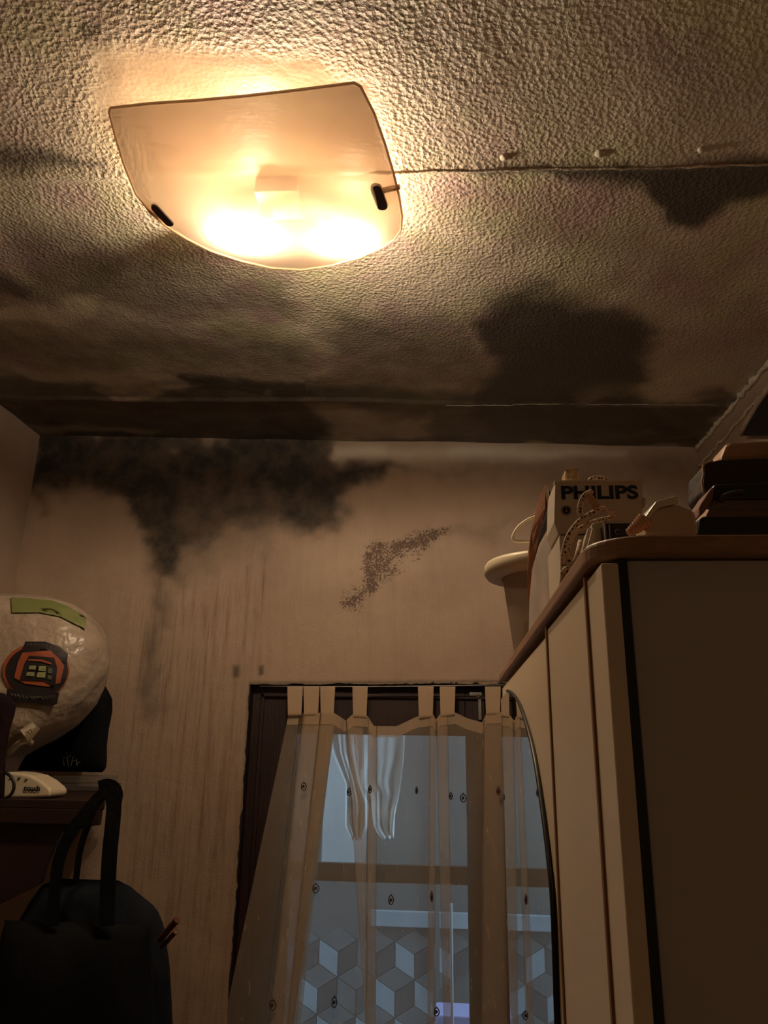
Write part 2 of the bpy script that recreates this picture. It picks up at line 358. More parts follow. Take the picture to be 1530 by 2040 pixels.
# ------------------------------------------------------------------ room shell
OX0, OX1, OZ = -.745, .42, 1.880         # door opening
def wall_back():
    xs = grid_axis(XL, XR, .010, (OX0, OX1)); zs = grid_axis(0, 2.98, .010, (OZ,))
    X, Z = np.meshgrid(xs, zs); n = len(xs)
    zmax = ceil_z(X)+.01; Z = np.minimum(Z, zmax)
    P = np.stack([X, np.full(X.shape, D), Z], -1).reshape(-1, 3)
    rough = (fbm(P[:, 0]*9, P[:, 2]*9, 5)-.5)
    P2 = P.copy(); P2[:, 1] += rough*.008
    # crumbling edge of the opening
    nearx = np.abs(P[:, 0]-OX0) < .004; P2[nearx, 0] += (fbm(P[nearx, 2]*30, P[nearx, 0]*0, 8)-.5)*.016
    nz = (np.abs(P[:, 2]-OZ) < .004) & (P[:, 0] > OX0-.001) & (P[:, 0] < OX1+.001); P2[nz, 2] += (fbm(P[nz, 0]*25, P[nz, 2]*0, 9)-.5)*.012+.012*(P[nz, 0]-OX0)
    fs = []
    for j in range(len(zs)-1):
        zc = (zs[j]+zs[j+1])/2
        for i in range(n-1):
            xc = (xs[i]+xs[i+1])/2
            if OX0 < xc < OX1 and zc < OZ: continue
            a = j*n+i; fs.append((a, a+1, a+n+1, a+n))
    o = mesh_obj('wall_back', P2, fs, M['wall'], smooth=True); tag(o, kind='structure')
    x, y = to_px(P)
    wx = x+(fbm(P[:, 0]*7, P[:, 2]*7, 1)-.5)*90; wy = y+(fbm(P[:, 0]*7, P[:, 2]*7, 2)-.5)*90
    mo = blob(wx, wy, [(75,860),(665,860),(662,900),(700,935),(800,930),(765,965),(705,985),(690,1045),(640,1062),(590,1040),(540,1048),(480,1060),(400,1075),(370,1100),(345,1180),(322,1180),(300,1100),(270,1050),(245,985),(180,968),(120,985),(75,990)], 38, 1.05)
    lite = blob(wx, wy, [(320,960),(560,965),(560,1010),(480,1040),(380,1050),(330,1040)], 30, .40)
    mo = np.maximum(mo, blob(wx, wy, [(330,950),(700,960),(690,1050),(560,1070),(420,1100),(350,1090)], 45, .72))
    mo = np.maximum(mo, blob(wx, wy, [(330,1020),(620,1030),(560,1130),(400,1160),(330,1200)], 60, .42))
    mo = mo-lite*.7
    mo = np.maximum(mo, blob(wx, wy, [(300,1100),(345,1100),(345,1420),(300,1420)], 30, .55))
    mo = np.maximum(mo, blob(wx, wy, [(640,925),(860,925),(1000,930),(900,950),(760,960),(690,985)], 22, .36))
    mo = np.maximum(mo, blob(wx, wy, [(860,890),(1400,890),(1400,935),(900,930)], 22, .22))
    mo = np.maximum(mo, blob(wx, wy, [(1240,890),(1400,880),(1400,1010),(1260,960)], 40, .35))
    mo = np.maximum(mo, blob(wx, wy, [(800,1050),(930,1040),(1030,1060),(1020,1090),(900,1080)], 20, .35))
    mo = np.maximum(mo, blob(wx, wy, [(720,1120),(900,1080),(960,1180),(880,1250),(740,1230)], 60, .22))
    mo = np.maximum(mo, blob(x, y, [(463,1325),(478,1325),(478,1350),(463,1350)], 7, .8))
    mo = np.maximum(mo, blob(x, y, [(515,1325),(526,1325),(526,1345),(515,1345)], 6, .8))
    for xx, y0, y1, k in ((526, 1095, 1220, .75), (492, 1125, 1240, .6), (510, 1110, 1235, .4), (313, 1150, 1430, .5)):
        mo = np.maximum(mo, blob(x, y, [(xx-2, y0), (xx+2, y0), (xx-1, y1), (xx-4, y1)], 4, k))
    # darker band round the opening
    dd = sdist(x, y, [(500,1362),(1000,1358),(1016,2300),(440,2300)])
    mo = np.maximum(mo, smooth01(1-np.abs(dd)/9)*.62)
    mo = mo*(1-.85*blob(wx, wy, [(730,990),(860,965),(1010,970),(1010,1030),(880,1030),(720,1065)], 25, 1.0))
    sp = blob(wx, wy, [(850,1040),(905,1045),(880,1100),(800,1125),(740,1190),(695,1235),(672,1215),(700,1150),(760,1100)], 26, 1.0)
    sp = np.maximum(sp, blob(wx, wy, [(560,1180),(720,1180),(700,1290),(580,1290)], 50, .42))
    sp = np.maximum(sp, blob(wx, wy, [(620,900),(720,940),(700,1010),(620,1000)], 30, .4))
    cl = blob(x+(wx-x)*.3, y+(wy-y)*.2, [(668,893),(1040,893),(1240,900),(1040,916),(668,912)], 12, 1.0)*(1-.35*blob(wx, wy, [(760,880),(880,880),(880,930),(760,930)], 20))
    mo = mo*(1-cl*.95)
    stv = blob(wx, wy, [(235,1180),(540,1150),(500,1380),(480,2100),(250,2100)], 70, 1.0)
    stv = np.maximum(stv, blob(wx, wy, [(250,980),(700,980),(1000,1150),(1000,1350),(250,1350)], 90, .2))
    set_stain_shade(o, np.stack([mo, sp, cl, stv], -1)); return o
wall_back()

def ceil_surf(X, Y):
    Z = ceil_z(X) + (fbm(X*2.2, Y*2.2, 3)-.5)*.022
    ySeam = 1.415-.012*X
    Z = Z - .007*smooth01(1-np.abs(Y-ySeam)/.03) - .010*smooth01((ySeam-Y)/.06+.5)
    return Z - .008*smooth01(1-np.abs(Y-(2.62+.01*np.sin(X*4)))/.02)
def surf(x, y): return float(ceil_surf(np.array([x]), np.array([y]))[0])
def ceiling():
    xs = grid_axis(XL-.02, XR+.02, .012); ys = [-1.52, -1.0]+grid_axis(-.6, D+.02, .012); X, Y = np.meshgrid(xs, ys); n = len(xs)
    Z = ceil_surf(X, Y)
    P = np.stack([X, Y, Z], -1).reshape(-1, 3); fs = []
    for j in range(len(ys)-1):
        for i in range(n-1): a = j*n+i; fs.append((a, a+n, a+n+1, a+1))
    o = mesh_obj('ceiling', P, fs, M['ceil'], smooth=True); tag(o, kind='structure')
    Pf = np.stack([X, Y, ceil_z(X)], -1).reshape(-1, 3); Q = Pf-EYE; w = np.maximum(Q@FW, .15)
    x, y = 765+F*(Q@RT)/w, 1020-F*(Q@UP)/w
    wx = x+(fbm(P[:, 0]*5, P[:, 1]*7, 11)-.5)*110; wy = y+(fbm(P[:, 0]*5, P[:, 1]*7, 12)-.5)*70
    mo = 0*x
    for poly, s, k in (
        ([(950,335),(1530,318),(1620,330),(1620,400),(1450,405),(1370,445),(1320,430),(1290,380),(1180,365),(1000,350)], 26, .98),
        ([(960,600),(1080,570),(1310,640),(1300,700),(1320,790),(1380,900),(900,900),(940,760),(940,690)], 45, .97),
        ([(-50,730),(200,755),(640,745),(1000,770),(1460,770),(1400,900),(-50,900)], 30, .80),
        ([(330,745),(640,745),(640,800),(340,800)], 18, .95),
        ([(-60,770),(90,790),(100,835),(-60,840)], 20, 1.0),
        ([(70,860),(660,850),(1390,880),(1390,900),(80,900)], 12, .9),
        ([(-100,290),(70,300),(210,325),(210,345),(60,340),(-100,340)], 22, .75),
        ([(-100,530),(60,560),(60,600),(-100,620)], 22, .8),
        ([(150,30),(210,30),(200,80),(150,80)], 16, .65),
        ([(-100,590),(620,640),(640,760),(-100,760)], 70, .62),  # lamp's cast shadow, painted into the mould mask
        ([(0,440),(620,540),(620,650),(0,640)], 70, .64),  # same painted shadow, part nearer the lamp
        ([(650,600),(960,640),(980,790),(650,790)], 60, .62),
        ([(-80,-400),(1530,-400),(1530,-40),(-80,-40)], 60, .3),
        ([(1200,60),(1560,-20),(1560,280),(1350,260)], 110, .30),
        ([(1000,380),(1530,440),(1530,700),(1100,600)], 120, .20)):
        mo = np.maximum(mo, blob(wx, wy, poly, s, k))
    for poly, s, k in (([(80,838),(340,852),(330,870),(80,862)], 12, .35), ([(230,772),(370,772),(340,790),(240,792)], 10, .4),
                       ([(640,820),(860,825),(880,870),(640,862)], 18, .35), ([(1130,770),(1480,730),(1480,760),(1150,800)], 16, .28),
                       ([(560,770),(580,770),(580,785),(560,785)], 6, .3), ([(-50,590),(180,600),(180,625),(-50,630)], 14, .35)):
        mo = mo-blob(wx, wy, poly, s, k)
    g = blob(wx, wy, [(180,90),(640,95),(730,180),(640,215),(200,240),(180,180)], 35, 1.0)
    g = np.maximum(g, blob(x, y, [(230,200),(740,140),(800,420),(600,500),(330,440)], 20, 1.0))
    g = np.maximum(g, blob(wx, wy, [(-200,600),(260,560),(560,560),(640,640),(960,700),(1000,780),(1530,720),(1530,950),(-200,950)], 60, .85))
    g = np.maximum(g, blob(wx, wy, [(-200,830),(1530,830),(1530,950),(-200,950)], 30, 1.0))
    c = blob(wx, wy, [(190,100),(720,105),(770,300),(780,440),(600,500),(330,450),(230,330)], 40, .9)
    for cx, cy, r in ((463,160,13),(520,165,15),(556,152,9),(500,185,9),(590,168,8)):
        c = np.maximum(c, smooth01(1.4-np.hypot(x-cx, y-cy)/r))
    set_stain_shade(o, np.stack([mo, g, c, 0*x], -1)); return o
ceiling()

def plain(name, vs, fs, m=None):
    return tag(mesh_obj(name, vs, fs, m or M['plain']), kind='structure')
plain('wall_left', [(XL,-1.5,0),(XL,D+.03,0),(XL,D+.03,2.97),(XL,-1.5,2.97)], [(0,1,2,3)], M['wallplain'])
plain('wall_right', [(XR,-1.5,0),(XR,D+.03,0),(XR,D+.03,2.87),(XR,-1.5,2.87)], [(3,2,1,0)], M['wallplain'])
plain('wall_front', [(XL,-1.5,0),(XR,-1.5,0),(XR,-1.5,2.97),(XL,-1.5,2.97)], [(0,1,2,3)])
plain('floor', [(XL,-1.5,0),(XR,-1.5,0),(XR,D+.3,0),(XL,D+.3,0)], [(0,1,2,3)], M['floor'])
# left wall gets the same paint marks as the back wall
# reveal of the door opening (dark wooden lining)
b = MB(); b.box((OX0-.02, D+.004, 0), (OX0, D+.20, OZ+.02)).box((OX1, D+.004, 0), (OX1+.02, D+.20, OZ+.02)).box((OX0-.02, D+.010, OZ), (OX1+.02, D+.20, OZ+.04))
tag(b.build('trim_1', M['redwood'], bevel=.002), kind='structure')
# rough strip of plaster along the ceiling seam
def seam(name, ya, yb, x0, x1, r, m, seed):
    rnd = random.Random(seed); pts = []; rs = []
    N = int((x1-x0)/.02)
    for i in range(N+1):
        x = x0+(x1-x0)*i/N; y = ya+(yb-ya)*i/N+rnd.uniform(-.002, .002)
        pts.append((x, y, surf(x, y)+rnd.uniform(-.001, .001))); rs.append(r*rnd.uniform(.6, 1.3))
    bb = MB(); bb.tube(pts, rs, 8); return bb.build(name, m, smooth=True)
s = seam('trim_2', 1.412, 1.402, -.16, 1.04, .0035, M['moldridge'], 2); tag(s, kind='structure')
s = seam('trim_3', 2.625, 2.60, .02, 1.0, .0014, M['moldridge'], 3); tag(s, kind='structure')
for k, (x, y) in enumerate(((1005, 314), (1195, 307), (1398, 298))):
    p = onZ(x, y, ceil_z(.2+.2*k)-.010); p.z = surf(p.x, p.y)-.001; bb = MB(); rnd = random.Random(k)
    prof = [(.0005, -.005), (.006, -.004), (.010, -.001), (.013, .004), (.016, .012)]
    bb.lathe([(r*rnd.uniform(.8, 1.2), z) for r, z in prof], (p.x, p.y, p.z), 9)
    tag(bb.build('plaster_lump', M['ridge'], smooth=True), ['small plaster lump on the ceiling seam nearest the lamp', 'small plaster lump in the middle of the ceiling seam', 'small plaster lump on the ceiling seam farthest right'][k], 'plaster lump', 'plaster lumps along the ceiling seam')
# ragged plaster bead down the right wall / ceiling corner
rnd = random.Random(8)
for k, (dx, dz, r) in enumerate(((0, 0, .011), (-.0, -.075, .006))):
    pts = []; rs = []
    for i in range(60):
        y = 1.7+i*.022; pts.append((XR-.004+dx+rnd.uniform(-.002, .002), y, ceil_z(XR)-.012+dz+rnd.uniform(-.006, .006))); rs.append(r*rnd.uniform(.5, 1.3))
    bb = MB(); bb.tube(pts, rs, 7); tag(bb.build('trim_%d' % (4+k), M['ridge'], smooth=True), kind='structure')

# ------------------------------------------------------------------ glazed door behind the curtain
dr = tag(bpy.data.objects.new('door_1', None), kind='structure'); link(dr); dr.location = (0, 0, 0)
DY = D+.05
gx0, gx1, gz1 = -.565, .085, 1.70
b = MB()
b.box((OX0, DY, 0), (gx0, DY+.045, OZ)).box((gx1, DY, 0), (gx1+.075, DY+.045, OZ)).box((gx0, DY, gz1), (gx1, DY+.045, OZ)).box((gx0, DY, 0), (gx1, DY+.045, .12))
b.build('frame', M['redwood'], dr, bevel=.003)
bar = MB(); bar.box((gx0, DY+.004, 1.185), (gx1, DY+.04, 1.245)); bar.build('glazing_bar', mat('weathered_brown_wood', (.06, .04, .035), .6, .2, 9, stretch=(1, 1, 5)), dr)
b = MB(); b.box((gx1+.075, DY+.01, 0), (OX1, DY+.035, OZ)); b.build('side_panel', M['redwood'], dr)
b = MB(); b.box((OX0+.035, DY-.012, .02), (OX0+.05, DY, OZ-.03)).box((OX0+.035, DY-.012, OZ-.045), (OX1, DY, OZ-.03)); b.build('moulding', M['redwood'], dr, bevel=.003)
b = MB(); b.box((gx0, DY+.018, 1.245), (gx1, DY+.022, gz1)); b.build('pane', M['pane'], dr)
b = MB(); b.box((gx0, DY+.018, .12), (gx1, DY+.022, 1.185)); b.build('pane', M['pane'], dr)
p = onY(948, 1386, DY); b = MB(); b.box((p.x-.025, DY-.010, p.z-.012), (p.x+.022, DY-.001, p.z+.012)).box((p.x+.008, DY-.011, p.z-.09), (p.x+.020, DY-.002, p.z)).tube([(p.x+.008, DY-.016, p.z), (p.x+.008, DY, p.z)], .006)
b.build('latch', M['metal'], dr, bevel=.001)

# ------------------------------------------------------------------ curtain
CY = D-.012
rod = MB(); a = onY(517, 1367, CY-.006); c = onY(1012, 1364, CY-.006); rod.tube([a+(c-a)*t/12 - Vector((0, 0, .004*sin(pi*t/12))) for t in range(13)], .0022, 8)
tag(rod.build('curtain_wire', M['metal'], smooth=True), 'thin pale curtain wire stretched under the lintel of the glazed door', 'curtain wire')
cur = thing('curtain', 'sheer cream tab-top curtain with small rose motifs in front of the glazed door', 'curtain', (0, CY, 0))
ST = [(576,446,0),(594,521,.004),(668,600,.012),(598,528,.018),(670,594,.024),(603,536,.030),(672,588,.036),(640,575,.042),(678,618,.048),(692,690,.020),(724,737,.014),(690,730,.022),(715,741,.028),(752,750,.020),(734,730,.026),(764,764,.016),(790,790,.006),(830,825,.016),
      (867,868,.024),(856,852,.030),(878,882,.022),(892,902,.026),(868,884,.034),(915,915,.018),(940,938,.010),(1000,1010,.022),(962,956,.028),(1003,1014,.034),(1012,1020,.02)]
HX = [570,668,690,703,733,745,790,833,864,869,876,907,930,962,966,1012]; HY = [1421,1421,1436,1424,1426,1447,1447,1427,1424,1438,1424,1420,1431,1440,1420,1418]
cols = []
for i in range(len(ST)-1):
    for j in range(6):
        t = j/6; t2 = t*t*(3-2*t); a, c = ST[i], ST[i+1]; cols.append((a[0]+(c[0]-a[0])*t, a[1]+(c[1]-a[1])*t, a[2]+(c[2]-a[2])*t2))
cols.append(ST[-1]); NR = 46
def cur_pt(xt, xb, dep, v):
    hy = interp(xt, HX, HY); T = onY(xt, hy, CY); B = onY(xb, 2040, CY); vv = v
    p = T + (B-T)*vv; y = CY-.004-dep*(.5+.5*min(1, v*1.6)) - .006*sin(xt*.11+v*2.2)*min(1, v*2)
    return Vector((p.x, y, p.z))
vs = []; fs = []; n = len(cols)
for r in range(NR+1):
    v = (r/NR)*1.55
    for c in cols: vs.append(cur_pt(*c, v))
for r in range(NR):
    for i in range(n-1): a = r*n+i; fs.append((a, a+1, a+n+1, a+n))
mesh_obj('voile_panel', vs, fs, M['sheer'], cur, smooth=True)
vs = []; fs = []
for r in range(5):
    for c in cols:
        q = cur_pt(*c, r/4*.041-.0); q.y -= .002; vs.append(q)
for r in range(4):
    for i in range(n-1): a = r*n+i; fs.append((a, a+1, a+n+1, a+n))
mesh_obj('hem', vs, fs, M['sheer2'], cur, smooth=True)
for x0, x1 in ((574,604),(606,637),(639,668),(703,733),(833,864),(876,907),(966,997)):
    vs = []; fs = []; K = 10
    for side in (0, 1):
        for r in range(K+1):
            t = r/K; t = t if side == 0 else 1-t
            for q in range(4):
                hx = x0+(x1-x0)*q/3; P = onY(hx, 1370, CY); B = onY(hx+(1.5-q)*1.2, interp(hx, HX, HY)+5, CY)
                p = P+(B-P)*t; bul = .004*(1-t)**.4
                vs.append((p.x, CY-.010-(.005-.0045*t if side == 0 else -.004+.004*t)-(.012*t), p.z+(.003 if t == 0 else 0)))
    for r in range(2*K+1):
        for q in range(3): a = r*4+q; fs.append((a, a+1, a+5, a+4))
    mesh_obj('tab', vs, fs, M['sheertab'], cur, smooth=True)
# little roses
def motif(x, y, w, h, m):
    P = onY(x, y, CY-.062); k = .00165; b = MB(); N = 14
    ring = [Vector((P.x+w*k*cos(2*pi*i/N)*.5*(1+.12*cos(5*2*pi*i/N)), P.y, P.z+h*k*.5*sin(2*pi*i/N))) for i in range(N)]
    b.tube(ring+[ring[0]], .0020, 5, cap=False)
    b.tube([Vector((P.x+w*k*.22*cos(a)*(a/9), P.y-.0005, P.z+h*k*.22*sin(a)*(a/9))) for a in np.arange(1, 11, .8)], .0018, 5)
    b.tube([Vector((P.x-.1*w*k, P.y, P.z+h*k*.5)), Vector((P.x+.05*w*k, P.y, P.z+h*k*.72))], .0013, 5)
    b.build('embroidered_rose', m, cur, smooth=True)
for x, y, w, h, c in ((605,1567,11,15,1),(695,1578,8,14,1),(737,1573,6,15,1),(830,1575,4,13,1),(898,1586,7,13,1),(923,1590,12,16,1),(993,1577,7,16,0),
                      (629,1770,13,17,0),(779,1793,10,17,0),(860,1787,4,17,0),(543,2003,14,17,0),(666,1997,10,18,1),(870,2016,10,14,0)):
    motif(x, y, w, h, M['motif2'] if c else M['motif'])

# ------------------------------------------------------------------ yard behind the door
YB = 4.1
b = MB(); b.box((-2.2, YB, -.2), (1.8, YB+.1, 2.6)); tag(b.build('wall_yard', M['yardwall']), kind='structure')
b = MB(); b.box((-2.2, D+.3, -.22), (1.8, YB, -.02)); tag(b.build('floor_yard', M['yardwall']), kind='structure')
def pl(x, y): return onY(x, y, YB-.01)
a = pl(650, 1480); c = pl(728, 1730); b = MB(); b.box((a.x, YB-.02, c.z), (c.x, YB-.001, a.z)); tag(b.build('white_board', M['yardwhite']), 'pale board fixed to the yard wall behind the left laundry', 'board')
a = pl(866, 1474); c = pl(884, 1730); b = MB(); b.box((a.x, YB-.05, c.z-1.0), (a.x+.02, YB-.03, a.z+.5)); tag(b.build('drain_pipe', M['greyline']), 'narrow grey pipe running down the yard wall outside', 'pipe')
# mosaic of rhombi (cubes) on the yard wall
b = MB(); s_ = .105; base = pl(640, 1985)
x0m, x1m = pl(560, 1900).x, pl(960, 1900).x; z0m, z1m = pl(760, 2300).z, pl(760, 1856).z
rw = s_*math.sqrt(3)/2; rnd = random.Random(5)
r = 0; z = z0m
while z < z1m:
    i = 0; x = x0m+(rw if r % 2 else 0)
    while x < x1m-rw:
        T = [(x, z), (x-rw, z+s_/2), (x, z+s_), (x+rw, z+s_/2)]; L = [(x, z), (x-rw, z+s_/2), (x-rw, z-s_/2), (x, z-s_)]; Rr = [(x, z), (x+rw, z+s_/2), (x+rw, z-s_/2), (x, z-s_)]
        for q, mi in ((T, 2), (L, 0), (Rr, 1)):
            if rnd.random() < .12: mi = 2
            cx = sum(p[0] for p in q)/4; cz = sum(p[1] for p in q)/4
            b.prism([(cx+(px_-cx)*.97, YB-.006, cz+(pz_-cz)*.97) for px_, pz_ in q], (0, .006, 0), mi)
        x += 2*rw; i += 1
    z += 1.5*s_; r += 1
tag(b.build('trim_6', [M['tileA'], M['tileB'], M['tileC']]), kind='structure')
a = pl(740, 1812); c = pl(940, 1850); b = MB(); b.box((a.x, YB-.03, c.z), (c.x, YB-.001, a.z)); tag(b.build('yard_ledge', M['tileA'], bevel=.003), 'pale blue-grey ledge above the patterned tiles outside', 'ledge')
a = onY(868, 2010, 3.7); c = onY(950, 2080, 3.7); b = MB(); b.box((a.x, 3.62, c.z-.2), (c.x, 3.8, a.z)); tag(b.build('lilac_crate', M['lilac'], bevel=.006), 'lilac plastic crate in the yard at the bottom of the door glass', 'crate')
b = MB(); P = onY(899, 1800, 3.5); b.tube([(P.x, 3.5, -.02), (P.x, 3.5, P.z)], .006); tag(b.build('metal_pole', M['yardwhite'], smooth=True), 'slim shiny pole standing in the yard behind the right door pane', 'pole')
for Yl, lab in ((3.45, 'clothes line across the yard carrying the ragged white cloth'), (3.36, 'clothes line across the yard carrying the narrow white cloth, nearer the door')):
    P = [onY(560+45*i, 1452+2*math.sin(i*.35), Yl) for i in range(12)]; ln = MB(); ln.tube(P, .003, 6); tag(ln.build('clothes_line', M['greyline'], smooth=True), lab, 'clothes line', 'clothes lines in the yard')
def sheet(name, rows, Y, m, wav=.012, nn=24, th=.004, parent=None, ph=0):
    """hanging cloth; rows = (py, pxl, pxr)"""
    ys = [r[0] for r in rows]; vs = []; fs = []; K = 30
    for j in range(K+1):
        y = ys[0]+(ys[-1]-ys[0])*j/K; xl = interp(y, ys, [r[1] for r in rows]); xr = interp(y, ys, [r[2] for r in rows])
        for i in range(nn+1):
            u = i/nn; p = onY(xl+(xr-xl)*u, y+4*sin(u*13+ph)*(j/K), Y); vs.append((p.x, Y+wav*sin(u*17+ph+j*.06)*(.3+j/K)+wav*.6*sin(u*7+j*.12), p.z))
    for j in range(K):
        for i in range(nn): a = j*(nn+1)+i; fs.append((a, a+1, a+nn+2, a+nn+1))
    o = mesh_obj(name, vs, fs, m, parent, smooth=True); sd = o.modifiers.new('solid', 'SOLIDIFY'); sd.thickness = th; return o
o = sheet('hanging_shirt', [(1446,704,808),(1515,714,804),(1558,712,799),(1582,738,795),(1620,742,786),(1650,746,784),(1668,764,783)], 3.45, M['laundry'])
tag(o, 'white cloth with a long ragged point hanging on the line behind the glass', 'laundry')
o = sheet('hanging_cloth', [(1446,652,702),(1500,664,704),(1560,690,716),(1600,690,733),(1642,690,733),(1670,704,722)], 3.36, M['laundry'], ph=2)
tag(o, 'narrow white cloth hanging left of the ragged white one', 'laundry')

# ------------------------------------------------------------------ wardrobe
XF = .122; YN, YF = .585, 1.632
ZT = onY(1350, 1063, YN).z; ZB = onY(1350, 1106, YN).z; ZD = ZB-.012
wd = thing('wardrobe', 'cream wardrobe with wood-edged top and arched mirror door standing along the right wall', 'wardrobe', (XF+.3, (YN+YF)/2, 0))
XB = .74
b = MB(); b.box((XF+.022, YN+.012, .0), (XB, YF-.003, ZB-.001)); b.build('body', M['side'], wd, bevel=.001)
# top with rounded front corner
r = .045; pts = []
xo = XF-.006
for i in range(9):
    a = pi+ (pi/2)*i/8; pts.append((xo+r+r*cos(a), YN+r+r*sin(a)*1.0))
pts += [(XB, YN), (XB, YF), (xo, YF)]
b = MB(); b.prism([(x, y, ZB) for x, y in pts], (0, 0, ZT-ZB)); b.build('top_panel', M['edgewood'], wd, bevel=.004, seg=3)
b = MB(); b.prism([(x+.004 if x < .2 else x, y+(.003 if y < .7 else 0), ZB+.006) for x, y in pts], (0, 0, .003)); b.build('edge_groove', M['strip'], wd)
yg1, yg2 = .909, .651
b = MB(); b.box((XF, yg1+.004, .06), (XF+.013, YF-.004, ZD)); door = b.build('door', M['cream'], wd, bevel=.0015)
b = MB(); b.box((XF, yg2+.003, .06), (XF+.013, yg1-.004, ZD+.006)); b.build('door', M['cream'], wd, bevel=.0015)
b = MB(); b.box((XF, YN, .06), (XF+.013, yg2-.003, ZD+.006)); b.build('front_stile', M['cream'], wd, bevel=.0015)
b = MB(); b.box((XF-.002, yg1-.005, .06), (XF+.006, yg1+.005, ZD+.010)); b.build('wood_strip', M['strip'], wd, bevel=.001)
b = MB(); b.box((XF-.002, yg2-.004, .06), (XF+.006, yg2+.004, ZD+.010)); b.build('wood_strip', M['strip'], wd, bevel=.001)
b = MB(); b.box((XF+.014, YN+.008, .0), (XF+.0215, YF-.01, ZB-.001)); b.build('gap_shade', M['black'], wd)  # black strip standing in for the shade in the gap behind the doors
arc = [(1013,1376),(1022,1381),(1035,1397),(1050,1438),(1066,1500),(1080,1585),(1095,1700),(1105,1810),(1113,2040)]
A = [onX(x, y, XF-.002) for x, y in arc]; ye = YF-.012
A = spline(A, 5)
bot = [Vector((XF-.002, A[-1].y-.006, .8)), Vector((XF-.002, A[-1].y-.004, .35))]
curve = A+bot; poly = [Vector((XF-.002, ye, A[0].z-.004))]+curve+[Vector((XF-.002, ye, .35))]
b = MB(); b.prism(poly, (-.002, 0, 0)); mir = b.build('mirror', M['mirror'], wd)
b = MB(); b.tube([Vector((XF-.004, p.y, p.z)) for p in curve], .0028, 6); b.build('mirror_edge', M['black'], mir, smooth=True)

# ------------------------------------------------------------------ things on the wardrobe
# bucket with lid
bk = thing('bucket', 'milky plastic bucket with a broad cream lid at the far end of the wardrobe top', 'bucket', (.205, 1.50, ZT))
c = (.205, 1.50, ZT)
H = onY(1010, 1150, 1.50).z-ZT
b = MB(); b.lathe([(.001, .001), (.062, .001), (.066, .01), (.084, H-.012), (.088, H)], c, 48); b.build('body', M['bucket'], bk, smooth=True)
b = MB(); b.lathe([(.088, H-.004), (.116, H-.001), (.121, H+.006), (.121, H+.020), (.117, H+.026), (.001, H+.030)], c, 56); b.build('lid', M['white'], bk, smooth=True)
b = MB(); hp = [onY(x, y, 1.50) for x, y in ((1058,1078),(1040,1079),(1026,1078),(1021,1072),(1024,1062),(1034,1048),(1052,1035),(1075,1026))]
b.tube(spline(hp, 6), .0028, 8); b.build('handle', M['white'], bk, smooth=True)
b = MB(); b.lathe([(.001, .004), (.050, .006), (.056, .05), (.045, .085), (.02, .10), (.001, .10)], c, 14); o = b.build('rag', M['blueish'], smooth=True)
tag(o, 'blue-green rag lying inside the milky bucket', 'rag')
# open case: white rimmed panel with brown leather flap
cs = thing('document_case', 'open case with brown leather flap and pale rimmed panel beside the bucket', 'case', (.16, 1.1, ZT))
def pc(x, y, Y): return onY(x, y, Y)
T = pc(1089, 967, 1.02); 
P1 = [pc(1091, 966, 1.02), pc(1096, 1010, 1.02), pc(1103, 1060, 1.02), pc(1112, 1120, 1.02), pc(1116, 1190, 1.02)]
b = MB()
for i in range(len(P1)-1): pass
L1 = [pc(1085,965,1.02), pc(1091,1010,1.02), pc(1097,1055,1.02), pc(1103,1110,1.02), pc(1107,1190,1.02)]
b.prism(L1+P1[::-1], (.004, .02, 0)); b.build('rim', M['white'], cs, bevel=.001)
gp = [pc(1090,1015,1.03), pc(1104,1120,1.03), pc(1108,1195,1.03)]
# side panel runs back in depth
Z0 = ZT+.002
back = [(1092,1052,1.04),(1074,1085,1.16),(1060,1135,1.26),(1055,1190,1.30),(1053,1270,1.32)]
bp_ = [pc(*q) for q in back]
poly = [pc(1097,1055,1.03)]+bp_+[Vector((bp_[-1].x, bp_[-1].y, Z0)), Vector((gp[-1].x, 1.03, Z0))]
b = MB(); b.prism(poly, (.02, .004, 0)); b.build('side_panel', M['greycard'], cs)
fl = [(1086,963,1.03),(1076,985,1.10),(1067,1020,1.16),(1058,1060,1.22),(1052,1100,1.26),(1050,1150,1.29),(1052,1195,1.31),(1057,1150,1.28),(1065,1105,1.24),(1078,1055,1.16),(1086,1010,1.08)]
b = MB(); b.prism([pc(*q) for q in fl], (.004, .004, 0)); b.build('leather_flap', M['leather'], cs)
lin = [(1085,975,1.06),(1078,1010,1.11),(1072,1055,1.19),(1060,1105,1.26),(1053,1160,1.31),(1057,1165,1.315),(1068,1115,1.25),(1086,1075,1.15),(1098,1055,1.05),(1093,1000,1.04)]
b = MB(); b.prism([pc(*q)+Vector((.003, .003, 0)) for q in lin], (.006, .006, 0)); b.build('lining', M['black'], cs)
# box under the lettered one
YP = .95
a = onY(1113, 1066, YP); c = onY(1275, 1066, YP)
b = MB(); b.box((a.x, YP-.004, ZT), (c.x, YP+.11, a.z-.001)); tag(b.build('storage_box', M['whitecard'], bevel=.002), 'plain pale cardboard box under the box with blue lettering', 'box')
pb = thing('lettered_box', 'white carton with dark blue lettering standing on a plain pale box', 'box', (a.x, YP, a.z))
q = [onY(1106, 960, YP), onY(1281, 958, YP), onY(1280, 1062, YP), onY(1112, 1064, YP), onY(1104, 1040, YP)]
zb = a.z
q = [Vector((p.x, p.y, max(p.z, zb))) for p in q]
b = MB(); b.prism(q, (0, .075, 0)); b.build('carton', M['whitecard'], pb, bevel=.0008)
b = MB(); b.box((q[0].x-.001, YP-.0025, q[0].z-.001), (q[1].x+.001, YP+.01, q[0].z+.0012)); b.build('flap', M['white'], pb)
